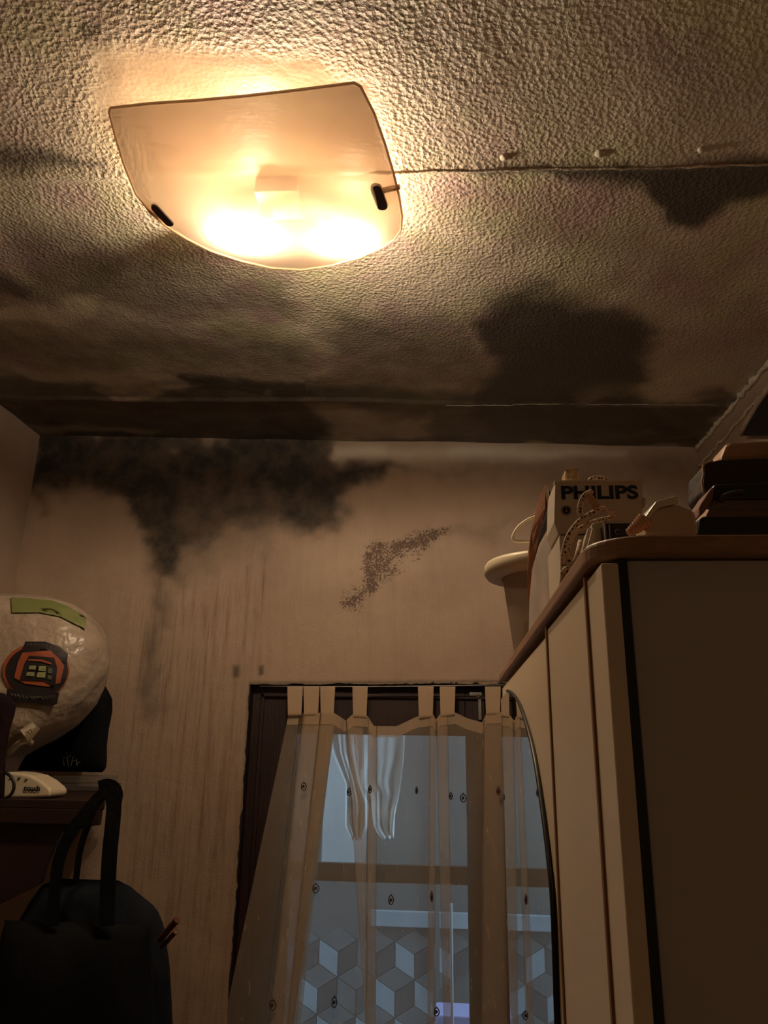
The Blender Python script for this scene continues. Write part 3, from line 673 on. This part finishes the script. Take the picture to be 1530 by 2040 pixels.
b = MB(); f0 = onY(1281, 990, YP); f1 = onY(1281, 1012, YP); b.prism([f0, f0+Vector((.003, -.003, -.004)), f1+Vector((.002, -.003, 0)), f1], (0, .003, 0)); b.build('torn_edge', M['white'], pb)
def text(body, pos, size, m, parent, name='lettering', extr=.0003, rot=(pi/2, 0, 0), off=0.0, align='LEFT', sx=1):
    cu = bpy.data.curves.new(name, 'FONT'); cu.body = body; cu.size = size; cu.extrude = extr; cu.offset = off; cu.align_x = align
    tmp = bpy.data.objects.new(name+'_tmp', cu); COL.objects.link(tmp); dg = bpy.context.evaluated_depsgraph_get(); dg.update()
    me = bpy.data.meshes.new_from_object(tmp.evaluated_get(dg)); bpy.data.objects.remove(tmp)
    me.transform(Matrix.Translation(pos) @ Matrix.Rotation(rot[2], 4, 'Z') @ Matrix.Rotation(rot[1], 4, 'Y') @ Matrix.Rotation(rot[0], 4, 'X') @ Matrix.Scale(sx, 4, (1, 0, 0)))
    me.materials.clear(); me.materials.append(m)
    o = bpy.data.objects.new(name, me); link(o, parent)
    if parent: o.matrix_parent_inverse = Matrix.Translation(-Vector(parent.location))
    return o
tp0 = onY(1117, 994, YP); tp1 = onY(1268, 970, YP)
th = (onY(1117, 969, YP).z-tp0.z)
to = text('PHILIPS', Vector((tp0.x, YP-.0008, tp0.z)), th/.70, M['navy'], pb, off=th*.045)
w = max(v.co.x for v in to.data.vertices)-min(v.co.x for v in to.data.vertices); want = tp1.x-tp0.x
for v in to.data.vertices: v.co.x = tp0.x+(v.co.x-tp0.x)*want/w
e = onY(1128, 1017, YP); b = MB(); R_ = .0062
b.tube([Vector((e.x+R_*cos(2*pi*i/24), YP-.0004, e.z+R_*sin(2*pi*i/24))) for i in range(25)], .0003, 5, cap=False)
b.prism([Vector((e.x+.0048*cos(2*pi*i/20), YP-.0008, e.z+.0048*sin(2*pi*i/20))) for i in range(20)], (0, .001, 0)); em = b.build('round_emblem', M['darkwood'], pb)
text('2', Vector((e.x-.0016, YP-.0011, e.z-.0022)), .0062, M['cordplastic'], pb, 'emblem_figure')
# blocks & cord loops poking above the carton
b = MB(); p0 = onY(1121, 959, YP+.045); p1 = onY(1147, 945, YP+.045)
rnd = random.Random(3)
b.box((p0.x, YP+.02, p0.z-.008), (p1.x, YP+.055, p1.z)); o = b.build('cork_block', mat('pale_cork', (.55, .38, .22), .9, .35, 160, .8, 160), bevel=.003)
tag(o, 'small cork-like block on top of the lettered carton', 'block')
o.location.z = 0
def cord(name, pts, Y, r, label, cat, mm=None, parent=None):
    P = [onY(p[0], p[1], p[2] if len(p) > 2 else Y) for p in pts]; b = MB(); b.tube(spline(P, 8), r, 10); o = b.build(name, mm or M['cord'], parent, smooth=True)
    return tag(o, label, cat) if label else o
cord('cord_end', [(1173,962,.97),(1178,955,.97),(1190,953,.97),(1203,954,.97),(1211,961,.97)], YP, .0036, 'short loop of speckled cord showing over the lettered carton', 'cord')
# appliance cord with its strain relief
ac = thing('appliance_cord', 'looped cream cord with brown specks hanging over the wardrobe edge', 'cord', (.14, .8, ZT))
YC = .80
cord('cord', [(1224,1028,.84),(1212,1018,.82),(1200,1014,.81),(1180,1023,.80),(1156,1038,.80),(1136,1062,.80),(1126,1088,.80),(1122,1115,.80),(1122,1140,.80),(1119,1170,.80)], YC, .0031, None, None, parent=ac)
cord('cord', [(1222,1031,.85),(1208,1034,.83),(1194,1037,.82),(1170,1046,.81),(1147,1061,.81),(1134,1080,.81),(1129,1106,.80),(1137,1121,.80),(1147,1117,.80),(1153,1096,.81),(1156,1080,.83)], YC, .0030, None, None, parent=ac)
cord('cord', [(1176,980,.80),(1164,988,.80),(1157,1003,.80),(1155,1018,.80),(1161,1031,.80),(1170,1040,.81)], YC, .0030, None, None, parent=ac)
cord('cord', [(1122,1140,.80),(1128,1134,.79),(1133,1142,.79),(1128,1155,.80),(1118,1165,.80)], YC, .0030, None, None, parent=ac)
sr = [onY(1170+i*20/13., 984+i*29/13., YC-.006) for i in range(14)]
b = MB(); b.tube(sr, [.0046 if i % 2 == 0 else .0038 for i in range(14)], 12); b.tube([sr[0]+Vector((0, .002, -.003)), onY(1178, 979, YC)], .003, 8); b.build('strain_relief', M['cordplastic'], ac, smooth=False)
# white roll
b = MB(); pts = [onY(x, y, .74) for x, y in ((1180,1042),(1201,1038),(1203,1075),(1186,1085),(1172,1100),(1165,1105))]
b.prism(pts, (0, .05, 0)); tag(b.build('paper_wrapper', M['white'], bevel=.002), 'folded white wrapper under the speckled cord', 'wrapper')
b = MB(); pts = [onY(x, y, .71) for x, y in ((1172,1050),(1178,1052),(1176,1085),(1163,1110),(1156,1112))]
b.prism(pts, (0, .006, 0)); pts = [onY(x, y, .70) for x, y in ((1181,1050),(1186,1053),(1184,1082),(1172,1098),(1168,1098))]
b.prism(pts, (0, .006, 0)); tag(b.build('paper_strips', M['whitecard'], bevel=.001), 'thin white paper strips left of the white wrapper', 'paper')
bx = thing('small_black_box', 'small black box with a white edge beside the white wrapper', 'box', (.24, .74, ZT))
a = onY(1204, 1040, .72); c = onY(1300, 1066, .72); b = MB(); b.box((a.x, .72, ZT), (c.x, .79, a.z)); b.build('carton', M['black'], bx, bevel=.001)
b = MB(); b.box((a.x-.0005, .7185, a.z-.0016), (c.x, .7205, a.z+.0004)).box((a.x-.0008, .7185, ZT), (a.x+.0006, .7205, a.z)).box((a.x+.0035, .7185, ZT), (a.x+.0045, .7205, a.z-.003)); b.build('white_edge', M['greycard'], bx)
e = onY(1230, 1059, .7185); b = MB(); b.tube([Vector((e.x+.0022*cos(t_), .719, e.z+.0022*sin(t_))) for t_ in np.arange(.2, 5.6, .4)], .0004, 5); b.build('printed_mark', M['greycard'], bx)
# extension socket
ex = thing('extension_socket', 'cream extension socket with ribbed cord end lying near the wardrobe corner', 'extension socket', (.3, .66, ZT))
Yx = .66
body = [onY(x, y, Yx) for x, y in ((1288,1036),(1310,1012),(1352,1004),(1385,1018),(1392,1055),(1388,1066),(1290,1066))]
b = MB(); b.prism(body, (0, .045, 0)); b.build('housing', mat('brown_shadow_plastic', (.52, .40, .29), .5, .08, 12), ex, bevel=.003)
rim = [onY(x, y, Yx-.001) for x, y in ((1282,1032),(1306,1000),(1349,986),(1352,1003),(1312,1012),(1290,1040))]
topf = [onY(x, y, Yx) for x, y in ((1283,1032),(1307,998),(1350,986),(1354,1001),(1312,1012),(1290,1038))]
b = MB(); b.prism(topf, (.0, .05, .002)); b.build('bevelled_face', M['white'], ex, bevel=.0015)
rb = []
for i in range(15):
    t_ = i/14; rb.append(onY(1286-t_*34, 1036+t_*27, Yx+.004))
b = MB(); b.tube(rb, [(.0082-.0042*i/14)*(1 if i % 2 else .86) for i in range(15)], 12); b.build('strain_relief', M['cordplastic'], ex)
# stacked things at right
YS = 1.02
def slab(name, pxs, Y, dep, m, label, cat, bev=.003, rest=None):
    b = MB(); b.prism([onY(x, y, Y) for x, y in pxs], (0, dep, 0)); o = b.build(name, m, bevel=bev); return tag(o, label, cat)
slab('black_tray', [(1392,1034),(1400,1028),(1700,1026),(1700,1110),(1392,1110)], .90, .12, M['black'], 'flat black tray at the bottom of the pile on the wardrobe', 'tray')
slab('pale_cushion', [(1405,1030),(1417,1006),(1428,997),(1700,997),(1700,1031),(1405,1031)], .985, .06, M['tan'], 'pale brown cushion lying on the black tray', 'cushion', .004)
bg = thing('dark_bag', 'dark bag with a mauve side lying on the pale cushion', 'bag', (.4, .9, ZT+.1))
b = MB(); b.prism([onY(x, y, .93) for x, y in ((1422,964),(1445,962),(1700,958),(1700,993),(1450,995),(1438,996),(1425,994),(1417,980))], (0, .045, 0)); b.build('bag_body', M['black'], bg, bevel=.004)
b = MB(); b.prism([onY(x, y, .925) for x, y in ((1392,1012),(1395,1005),(1416,973),(1424,968),(1421,992),(1404,1020),(1393,1028))], (0, .05, 0)); b.build('side_flap', mat('mauve_brown_cloth', (.20, .10, .08), .8, .2, 14), bg, bevel=.002)
b = MB(); b.tube(spline([onY(x, y, .922) for x, y in ((1436,1000),(1442,990),(1456,984),(1480,980))], 5), .0035, 6); b.build('handle', M['darkbrown'], bg, smooth=True)
dc = thing('dark_leather_case', 'dark brown leather case with a worn pale edge in the pile', 'case', (.45, 1.0, ZT+.12))
b = MB(); b.prism([onY(x, y, YS) for x, y in ((1402,928),(1408,921),(1420,919),(1432,916),(1700,905),(1700,962),(1440,964),(1424,970),(1408,985),(1401,975))], (0, .07, 0)); b.build('case_body', M['darkbrown'], dc, bevel=.002)
b = MB(); b.tube(spline([onY(x, y, YS-.002) for x, y in ((1420,918),(1408,922),(1401,928),(1402,945),(1399,960),(1403,985))], 5), .0015, 6); b.build('worn_edge', M['tan'], dc, smooth=True)
slab('tan_leather_folder', [(1434,917),(1438,905),(1447,882),(1456,880),(1700,868),(1700,912)], YS+.01, .06, M['tan'], 'tan leather folder on top of the pile on the wardrobe', 'folder', .006)
# black framed board against the right wall
XW = XR-.03
bp2 = [onX(x, y, XW) for x, y in ((1478,868),(1490,845),(1512,808),(1530,782),(1640,600),(1640,868))]
fr = thing('dark_picture', 'black framed panel leaning against the right wall behind the pile', 'picture', (XW, 2.2, 1.9))
zb = min(p.z for p in bp2)
b = MB(); b.prism([(p.x, p.y, p.z) for p in bp2]+[], (.022, 0, 0)); b.build('panel', M['black'], fr)
b = MB(); b.tube([p+Vector((-.002, .004, .006)) for p in bp2[:5]], .010, 6); b.build('frame_edge', M['moldridge'], fr, smooth=True)

# ------------------------------------------------------------------ left corner shelf and things
YSH = 2.12
zs_ = onY(100, 1592, YSH).z-.002
sh = thing('corner_shelf', 'dark stained wooden shelf fixed in the left corner', 'shelf', (XL, YSH, zs_))
xr = onY(212, 1578, YSH).x
xq = onY(214, 1565, D-.01).x
b = MB(); b.prism([(XL+.003, YSH, zs_-.022), (xr, YSH, zs_-.022), (xq, D-.01, zs_-.022), (XL+.003, D-.01, zs_-.022)], (0, 0, .022)); b.build('board', M['darkwood'], sh, bevel=.002)
b = MB(); b.box((XL+.003, YSH-.004, zs_-.060), (xr-.01, YSH+.016, zs_-.022)); b.build('front_rail', M['darkwood'], sh, bevel=.002)
br = [onY(x, y, YSH+.02) for x, y in ((200,1608),(170,1618),(118,1660),(92,1720),(80,1760),(-60,1830))]
b = MB(); b.prism([Vector((XL+.003, YSH+.02, zs_-.06)), Vector((xr-.02, YSH+.02, zs_-.06))]+br[1:], (0, .018, 0)); b.build('under_panel', M['darkwood'], sh)  # dark panel below the front rail with a slanting lower edge
# loft for soft things
def loft(name, rows, Y, depth, m, parent=None, nn=28, pw=.75, bump_=.0, seed=0, yoff=None, lim=None):
    ys = [r[0] for r in rows]; vs = []; fs = []; K = 36
    for j in range(K+1):
        t = j/K; y = ys[0]+(ys[-1]-ys[0])*t; xl = interp(y, ys, [r[1] for r in rows]); xr_ = interp(y, ys, [r[2] for r in rows])
        a = onY(xl, y, Y); c = onY(xr_, y, Y); ce = (a+c)/2; hw = (c.x-a.x)/2; dd = depth*(max(0, 1-abs(2*t-1)**3.0))**.5
        for i in range(nn):
            an = 2*pi*i/nn; ca, sa = cos(an), sin(an)
            k = 1+bump_*(fbm(np.array([ce.z*14+3*ca]), np.array([an*1.3+seed]), seed)[0]-.5)
            vs.append((ce.x+hw*math.copysign(abs(ca)**pw, ca), Y+dd*math.copysign(abs(sa)**pw, sa)*k, ce.z+.0*k))
    for j in range(K):
        for i in range(nn): a = j*nn+i; b_ = j*nn+(i+1) % nn; fs.append((a, b_, b_+nn, a+nn))
    fs += [tuple(range(nn)), tuple(range(K*nn, (K+1)*nn))[::-1]]
    o = mesh_obj(name, vs, fs, m, parent, smooth=True)
    bm = bmesh.new(); bm.from_mesh(o.data); bmesh.ops.recalc_face_normals(bm, faces=bm.faces); bm.to_mesh(o.data); bm.free(); return o
# black bag behind
bb_ = thing('black_pouch', 'black fabric pouch with faint grey writing behind the white plastic bag', 'pouch', (-1.2, 2.75, zs_))
loft('pouch_body', [(1350,188,196),(1362,184,202),(1390,168,216),(1420,150,215),(1450,130,210),(1480,90,208),(1510,40,210),(1530,20,210),(1537,40,204)], 2.70, .08, M['blackcloth'], bb_, bump_=.2, seed=4)
b = MB()
for (x0, y0, x1, y1) in ((124,1503,128,1525),(132,1497,136,1527),(136,1510,142,1504),(146,1508,141,1527),(141,1517,150,1515),(152,1512,154,1526),(126,1512,131,1508),(156,1520,160,1518)):
    b.tube([onY(x0, y0, 2.612), onY(x1, y1, 2.612)], .0013, 5)
b.build('faint_writing', M['squiggle'], bb_)
# clear boxes under the pouch
for k, (x0, x1, y0, y1) in enumerate(((112,202,1550,1563),(108,193,1538,1548))):
    a = onY(x0, y1, 2.62); c = onY(x1, y0, 2.62); zb_ = zs_+.002+k*.024; b = MB(); b.box((a.x, 2.60, zb_), (c.x, 2.80, zb_+.020))
    tag(b.build('clear_case', M['glassy'], bevel=.002), ['clear plastic case lying directly on the dark shelf', 'clear plastic case lying under the black pouch'][k], 'case', 'clear plastic cases under the black pouch')
# white bag
wb = thing('plastic_bag', 'stuffed white plastic carrier bag with a black and orange logo on the shelf', 'bag', (-1.3, 2.35, zs_))
YW = 2.40
loft('bag_body', [(1181,-80,30),(1186,-120,90),(1200,-160,140),(1220,-180,172),(1250,-190,198),(1280,-195,209),(1320,-195,208),(1360,-190,199),(1400,-180,178),(1440,-160,140),(1470,-130,95),(1490,-100,50),(1508,-60,18),(1570,-60,5)], YW, .18, M['bag'], wb, nn=48, bump_=.02, seed=2)
def surfY(x, y):
    """front surface depth of the bag at a picture point"""
    rows = [(1181,-80,30),(1186,-120,90),(1200,-160,140),(1220,-180,172),(1250,-190,198),(1280,-195,209),(1320,-195,208),(1360,-190,199),(1400,-180,178),(1440,-160,140),(1470,-130,95),(1490,-100,50),(1508,-60,18),(1570,-60,5)]
    ys = [r[0] for r in rows]; xl = interp(y, ys, [r[1] for r in rows]); xr_ = interp(y, ys, [r[2] for r in rows]); t = (y-ys[0])/(ys[-1]-ys[0])
    dd = .18*(max(0, 1-abs(2*t-1)**3.0))**.5; u = max(-1, min(1, (x-(xl+xr_)/2)/((xr_-xl)/2)))
    ca = abs(u)**(1/.75); sa = math.sqrt(max(0, 1-ca*ca)); return YW-dd*sa**.75
def decal(name, pxs, m, lift=.006, parent=wb, dense=6):
    """printed patch following the bag: fan of small triangles"""
    cx = sum(p[0] for p in pxs)/len(pxs); cy = sum(p[1] for p in pxs)/len(pxs); ring = []
    n_ = len(pxs)
    for i in range(n_):
        for j in range(dense):
            t_ = j/dense; a, c = pxs[i], pxs[(i+1) % n_]; ring.append((a[0]+(c[0]-a[0])*t_, a[1]+(c[1]-a[1])*t_))
    vs = []; fs = []; L = 6; N = len(ring)
    for k in range(1, L+1):
        for x, y in ring:
            X_, Y_ = cx+(x-cx)*k/L, cy+(y-cy)*k/L; yy = surfY(X_, Y_)-lift
            # walk the sight line on to the bulged face
            for _ in range(4):
                p = onY(X_, Y_, yy); d0 = YW; 
                q = to_px(np.array([[p.x, YW, p.z]])); yy = surfY(float(q[0][0]), float(q[1][0]))-lift
            vs.append(onY(X_, Y_, yy))
    p = vs[0].copy(); cc = sum((vs[i] for i in range(N)), Vector())/N; vs.append(cc); ci = len(vs)-1
    for i in range(N): fs.append((ci, i, (i+1) % N))
    for k in range(L-1):
        for i in range(N): a = k*N+i; b_ = k*N+(i+1) % N; fs.append((a, b_, b_+N, a+N))
    return mesh_obj(name, vs, fs, m, parent, smooth=True)
def ell(cx, cy, rx, ry, n=24, tilt=0): return [(cx+rx*cos(2*pi*i/n)*cos(tilt)-ry*sin(2*pi*i/n)*sin(tilt), cy+rx*cos(2*pi*i/n)*sin(tilt)+ry*sin(2*pi*i/n)*cos(tilt)) for i in range(n)]
lg = decal('logo_ring', ell(72, 1336, 67, 54), M['orange'], .006)
decal('logo_disc', ell(74, 1337, 62, 50), M['ink'], .010)
decal('logo_top_band', [(50,1278),(90,1278),(118,1288),(136,1303),(133,1322),(100,1305),(60,1300),(44,1300)], M['ink'], .012)
decal('logo_bottom_band', [(14,1372),(60,1380),(118,1380),(114,1402),(104,1406),(60,1400),(12,1395)], M['ink'], .012)
decal('logo_centre', [(45,1300),(100,1296),(118,1312),(128,1326),(120,1360),(96,1368),(50,1362),(28,1350),(36,1318)], M['orange'], .014)
decal('logo_machine', [(58,1306),(108,1310),(114,1330),(110,1368),(88,1356),(40,1354),(50,1320)], M['ink'], .018)
decal('logo_bar', [(56,1313),(84,1314),(104,1321),(103,1324),(84,1318),(56,1316)], M['orange'], .022)
for (x0, y0, x1, y1, s_) in ((57,1326,72,1334,1),(76,1327,92,1337,1),(95,1330,105,1342,0),(52,1339,69,1347,1),(73,1339,91,1350,1),(94,1344,104,1354,0)):
    decal('logo_cell', [(x0+2, y0), (x1, y0+(0 if s_ else 3)), (x1-1, y1), (x0, y1-1)], M['cells'] if s_ else M['squiggle'], .022, dense=2)
decal('green_stripe', [(22,1190),(60,1192),(105,1196),(140,1210),(172,1230),(171,1253),(150,1243),(120,1228),(80,1220),(24,1220)], M['green'], .006)
rnd = random.Random(9)
def sq(x0, x1, f, amp):
    pts = []; x = x0
    while x < x1:
        for dy in (-amp, amp*rnd.uniform(-.3, 1), amp*rnd.uniform(.2, 1), -amp*rnd.uniform(0, 1)):
            y = f(x)+dy; pts.append(onY(x, y, surfY(x, y)-.027)); x += 1.9
    b = MB(); b.tube(pts, .0008, 4); b.build('logo_writing', M['squiggle'], wb)
sq(54, 90, lambda x: 1284+(x-54)*.03, 2.4); sq(92, 130, lambda x: 1287+(x-92)*.42, 2.4); sq(22, 112, lambda x: 1383+7*sin((x-20)/95*pi)*.8+(x-22)*.03, 3.0)
# tied end with wrinkled folds
b = MB()
for pts, r0_ in (([(20,1500),(34,1484),(50,1476),(62,1480)], .012),):
    P = [onY(x, y, surfY(x, y)+.002) for x, y in pts]; b.tube(spline(P, 6), r0_*.8, 8)
b.build('tied_folds', M['bag'], wb, smooth=True)
decal('paper_tag', [(40,1454),(64,1438),(80,1452),(58,1480)], M['white'], .012)
# white touch device
dv = thing('white_device', 'white rounded device with small dark lettering at the shelf front', 'device', (-1.25, 2.17, zs_))
P = [onY(x, y, 2.17) for x, y in ((-40,1591),(-40,1545),(-10,1540),(15,1538),(40,1540),(62,1545),(80,1555),(96,1568),(102,1576),(99,1588),(60,1590))]
b = MB(); b.prism(P, (0, .10, 0)); b.build('housing', M['white'], dv, bevel=.010, seg=4)
text('touch', onY(47, 1575, 2.167), .020, M['ink'], dv, off=.0006)
b = MB()
for x, y in ((22,1549),(38,1550),(52,1553)): q = onY(x, y, 2.168); b.box((q.x-.003, 2.167, q.z-.002), (q.x+.003, 2.17, q.z+.002))
b.build('vent_marks', M['squiggle'], dv)
b = MB(); b.tube([onY(5+23*cos(t_), 1565+26*sin(t_), 2.135) for t_ in np.arange(-1.75, 1.7, .18)], .0045, 8); tag(b.build('black_cable', M['black'], smooth=True), 'black cable curling in front of the white device', 'cable')
# dark garment at the picture's left edge
loft('dark_garment', [(1380,-60,6),(1388,-70,20),(1402,-80,31),(1420,-85,28),(1450,-90,18),(1500,-95,9),(1560,-95,8),(1592,-95,8)], 2.13, .03, mat('dark_maroon_cloth', (.016, .008, .009), .9, .3, 8, .3, 40, spec=.1), None, bump_=.2, seed=6)
tag(bpy.data.objects['dark_garment'], 'dark maroon cloth standing in front of the plastic bag at the far left', 'cloth')
# tote bag hanging from the shelf end
tb = thing('tote_bag', 'black cloth tote bag hanging by long straps from the shelf end', 'tote bag', (-1.0, 2.05, zs_))
loft('bag_body', [(1838,8,300),(1842,10,300),(1870,8,296),(1920,2,298),(2040,-6,302),(2200,-10,300),(2240,0,290)], 2.04, .075, M['blackcloth'], tb, pw=.55, bump_=.15, seed=3)
def strap(pts, w, Y0, name='strap'):
    P = spline([onY(p[0], p[1], Y0 if len(p) < 3 else p[2]) for p in pts], 6); vs = []; fs = []
    for i, p in enumerate(P):
        t_ = (P[min(i+1, len(P)-1)]-P[max(i-1, 0)]).normalized(); s_ = Vector((t_.z, 0, -t_.x)).normalized()*w/2
        vs += [p-s_, p+s_, p+s_+Vector((0, .003, 0)), p-s_+Vector((0, .003, 0))]
    for i in range(len(P)-1):
        a = i*4
        for k in range(4): fs.append((a+k, a+(k+1) % 4, a+4+(k+1) % 4, a+4+k))
    fs += [(0, 1, 2, 3), tuple(len(vs)-4+k for k in (3, 2, 1, 0))]
    o = mesh_obj(name, vs, fs, M['blackcloth'], tb); bm = bmesh.new(); bm.from_mesh(o.data); bmesh.ops.recalc_face_normals(bm, faces=bm.faces); bm.to_mesh(o.data); bm.free(); return o
strap([(105,1845),(108,1780),(118,1710),(140,1660),(170,1620),(200,1585),(222,1568)], .030, 2.0)
strap([(212,1845),(214,1780),(218,1700),(224,1640),(226,1600),(218,1572)], .038, 1.99)
strap([(150,1760),(158,1700),(172,1650),(188,1610),(205,1582)], .016, 2.08)
strap([(196,1566),(212,1562),(226,1566),(234,1580),(232,1600)], .026, 2.03)
loft('blue_jacket', [(1752,120,236),(1756,150,250),(1764,86,258),(1780,76,275),(1800,62,300),(1815,55,312),(1840,40,322),(1880,30,328),(1920,20,334),(1980,15,338),(2040,10,341),(2200,5,345)], 2.215, .085, M['denim'], None, bump_=.35, seed=9)
tag(bpy.data.objects['blue_jacket'], 'crumpled dark blue cloth bundle stuffed in and behind the black tote', 'cloth')
for k, (x0, y0, x1, y1, r_) in enumerate(((318,1872,353,1832,.0085), (322,1888,350,1856,.006))):
    b = MB(); b.tube([onY(x0, y0, 2.13), onY(x1, y1, 2.08)], r_, 8); tag(b.build('wooden_stick', M['woodstick'], smooth=False), ['thicker upper reddish stick poking out right of the dark blue bundle', 'thinner lower reddish stick poking out of the dark blue bundle'][k], 'stick', 'sticks in the tote')

# ------------------------------------------------------------------ ceiling lamp
cl_ = thing('ceiling_lamp', 'shield-shaped frosted glass ceiling lamp glowing warm with two bulbs', 'ceiling lamp', (-.38, 1.40, 2.897))
ZR = 2.80
out = [(220,215),(300,206),(390,200),(480,192),(570,182),(650,172),(706,165),(718,172),(745,225),(768,290),(784,345),(795,390),(801,430),(799,458),(785,478),(760,494),(715,513),(660,529),(600,538),(540,534),(480,520),(420,500),(370,475),(330,450),(300,425),(270,385),(246,325),(228,265),(218,225)]
RING = [onZ(x, y, ZR) for x, y in out]
cxy = Vector((sum(p.x for p in RING)/len(RING), sum(p.y for p in RING)/len(RING), 0))
def shade_pt(i, k):   # k 0 centre..1 rim
    p = RING[i]; u = cxy.x+(p.x-cxy.x)*k; v = cxy.y+(p.y-cxy.y)*k; return Vector((u, v, ZR-.030*(1-k*k)))
L = 22; N = len(RING)
vs = [Vector((cxy.x, cxy.y, ZR-.030))]; fs = []
for k in range(1, L+1):
    for i in range(N): vs.append(shade_pt(i, k/L))
sm = []
for i in range(N): fs.append((0, 1+(i+1) % N, 1+i))
for k in range(L-1):
    for i in range(N):
        a = 1+k*N+i; b_ = 1+k*N+(i+1) % N; fs.append((a, b_, b_+N, a+N))
so = mesh_obj('glass_shade', vs, fs, M['shade'], cl_, smooth=True)
# polished rim
b = MB(); b.tube([p for p in RING]+[RING[0]], .0028, 6, cap=False); b.build('rim', M['shade'], cl_, smooth=True)
# clips through the glass
def clip(x0, y0, x1, y1, r, toward):
    a = onZ(x0, y0, ZR-.008); c = onZ(x1, y1, ZR-.008); t_ = (c-a).normalized(); s_ = Vector((-t_.y, t_.x, 0)); Ln = (c-a).length
    pts = []
    for i in range(9): an = -pi/2+pi*i/8; pts.append(c-t_*r+(t_*cos(an)+s_*sin(an))*r)
    for i in range(9): an = pi/2+pi*i/8; pts.append(a+t_*r+(t_*cos(an)+s_*sin(an))*r)
    b = MB(); b.prism([p+Vector((0, 0, -.002)) for p in pts], (0, 0, .010)); b.build('clip', M['brownplate'], cl_, bevel=.001)
clip(305, 410, 342, 450, .010, 1); clip(746, 370, 764, 418, .012, 1)
b = MB(); p = onZ(752, 382, ZR+.004); q_ = onZ(796, 372, ZR+.004); b.tube([p, q_], .006, 8); b.build('clip_arm', M['cordplastic'], cl_)
b = MB(); p = onZ(322, 432, ZR+.004); q_ = onZ(296, 415, ZR+.004); b.tube([p, q_], .005, 8); b.build('clip_arm', M['cordplastic'], cl_)
# base plate, and an added fin that blocks light along the ceiling
b = MB(); b.box((-.425, 1.43, 2.850), (-.325, 1.53, 2.905)); b.build('base_plate', M['white'], cl_, bevel=.003)
b = MB(); b.box((-.585, 1.565, 2.815), (-.285, 1.570, 2.868)); b.build('light_block_fin', M['brownplate'], cl_)
BP = [(onZ(470, 452, 2.825), onZ(545, 425, 2.825)), (onZ(715, 470, 2.825), onZ(625, 432, 2.825))]
for k, (tip, root) in enumerate(BP):
    d = (root-tip).normalized(); Ln = (root-tip).length
    prof = [(0, .002), (.004, .010), (.012, .018), (.026, .021), (.040, .018), (.055, .012), (.062, .011)]
    pts = [tip+d*a for a, r_ in prof]; b = MB(); b.tube(pts, [r_ for a, r_ in prof], 16); b.build('bulb', M['bulb'], cl_, smooth=True)
    b = MB(); b.tube([tip+d*.060, tip+d*.10], .014, 12); b.build('bulb_holder', M['white'], cl_, smooth=True)
    mid = tip+d*.026
    L_ = bpy.data.lights.new('bulb_side_light', 'POINT'); L_.energy = GRAZE_W[k]; L_.color = WARM; L_.shadow_soft_size = .02
    o = bpy.data.objects.new('bulb_side_light', L_); link(o); o.location = mid+Vector((0, 0, -.026))
    o.parent = cl_; o.matrix_parent_inverse = Matrix.Translation(-Vector(cl_.location))
    L_ = bpy.data.lights.new('bulb_down_light', 'SPOT'); L_.energy = DOWN_W[k]; L_.color = WARM; L_.shadow_soft_size = .025; L_.spot_size = radians(176); L_.spot_blend = .27
    o = bpy.data.objects.new('bulb_down_light', L_); link(o); o.location = mid+Vector((0, 0, -.022)); o.parent = cl_; o.matrix_parent_inverse = Matrix.Translation(-Vector(cl_.location))
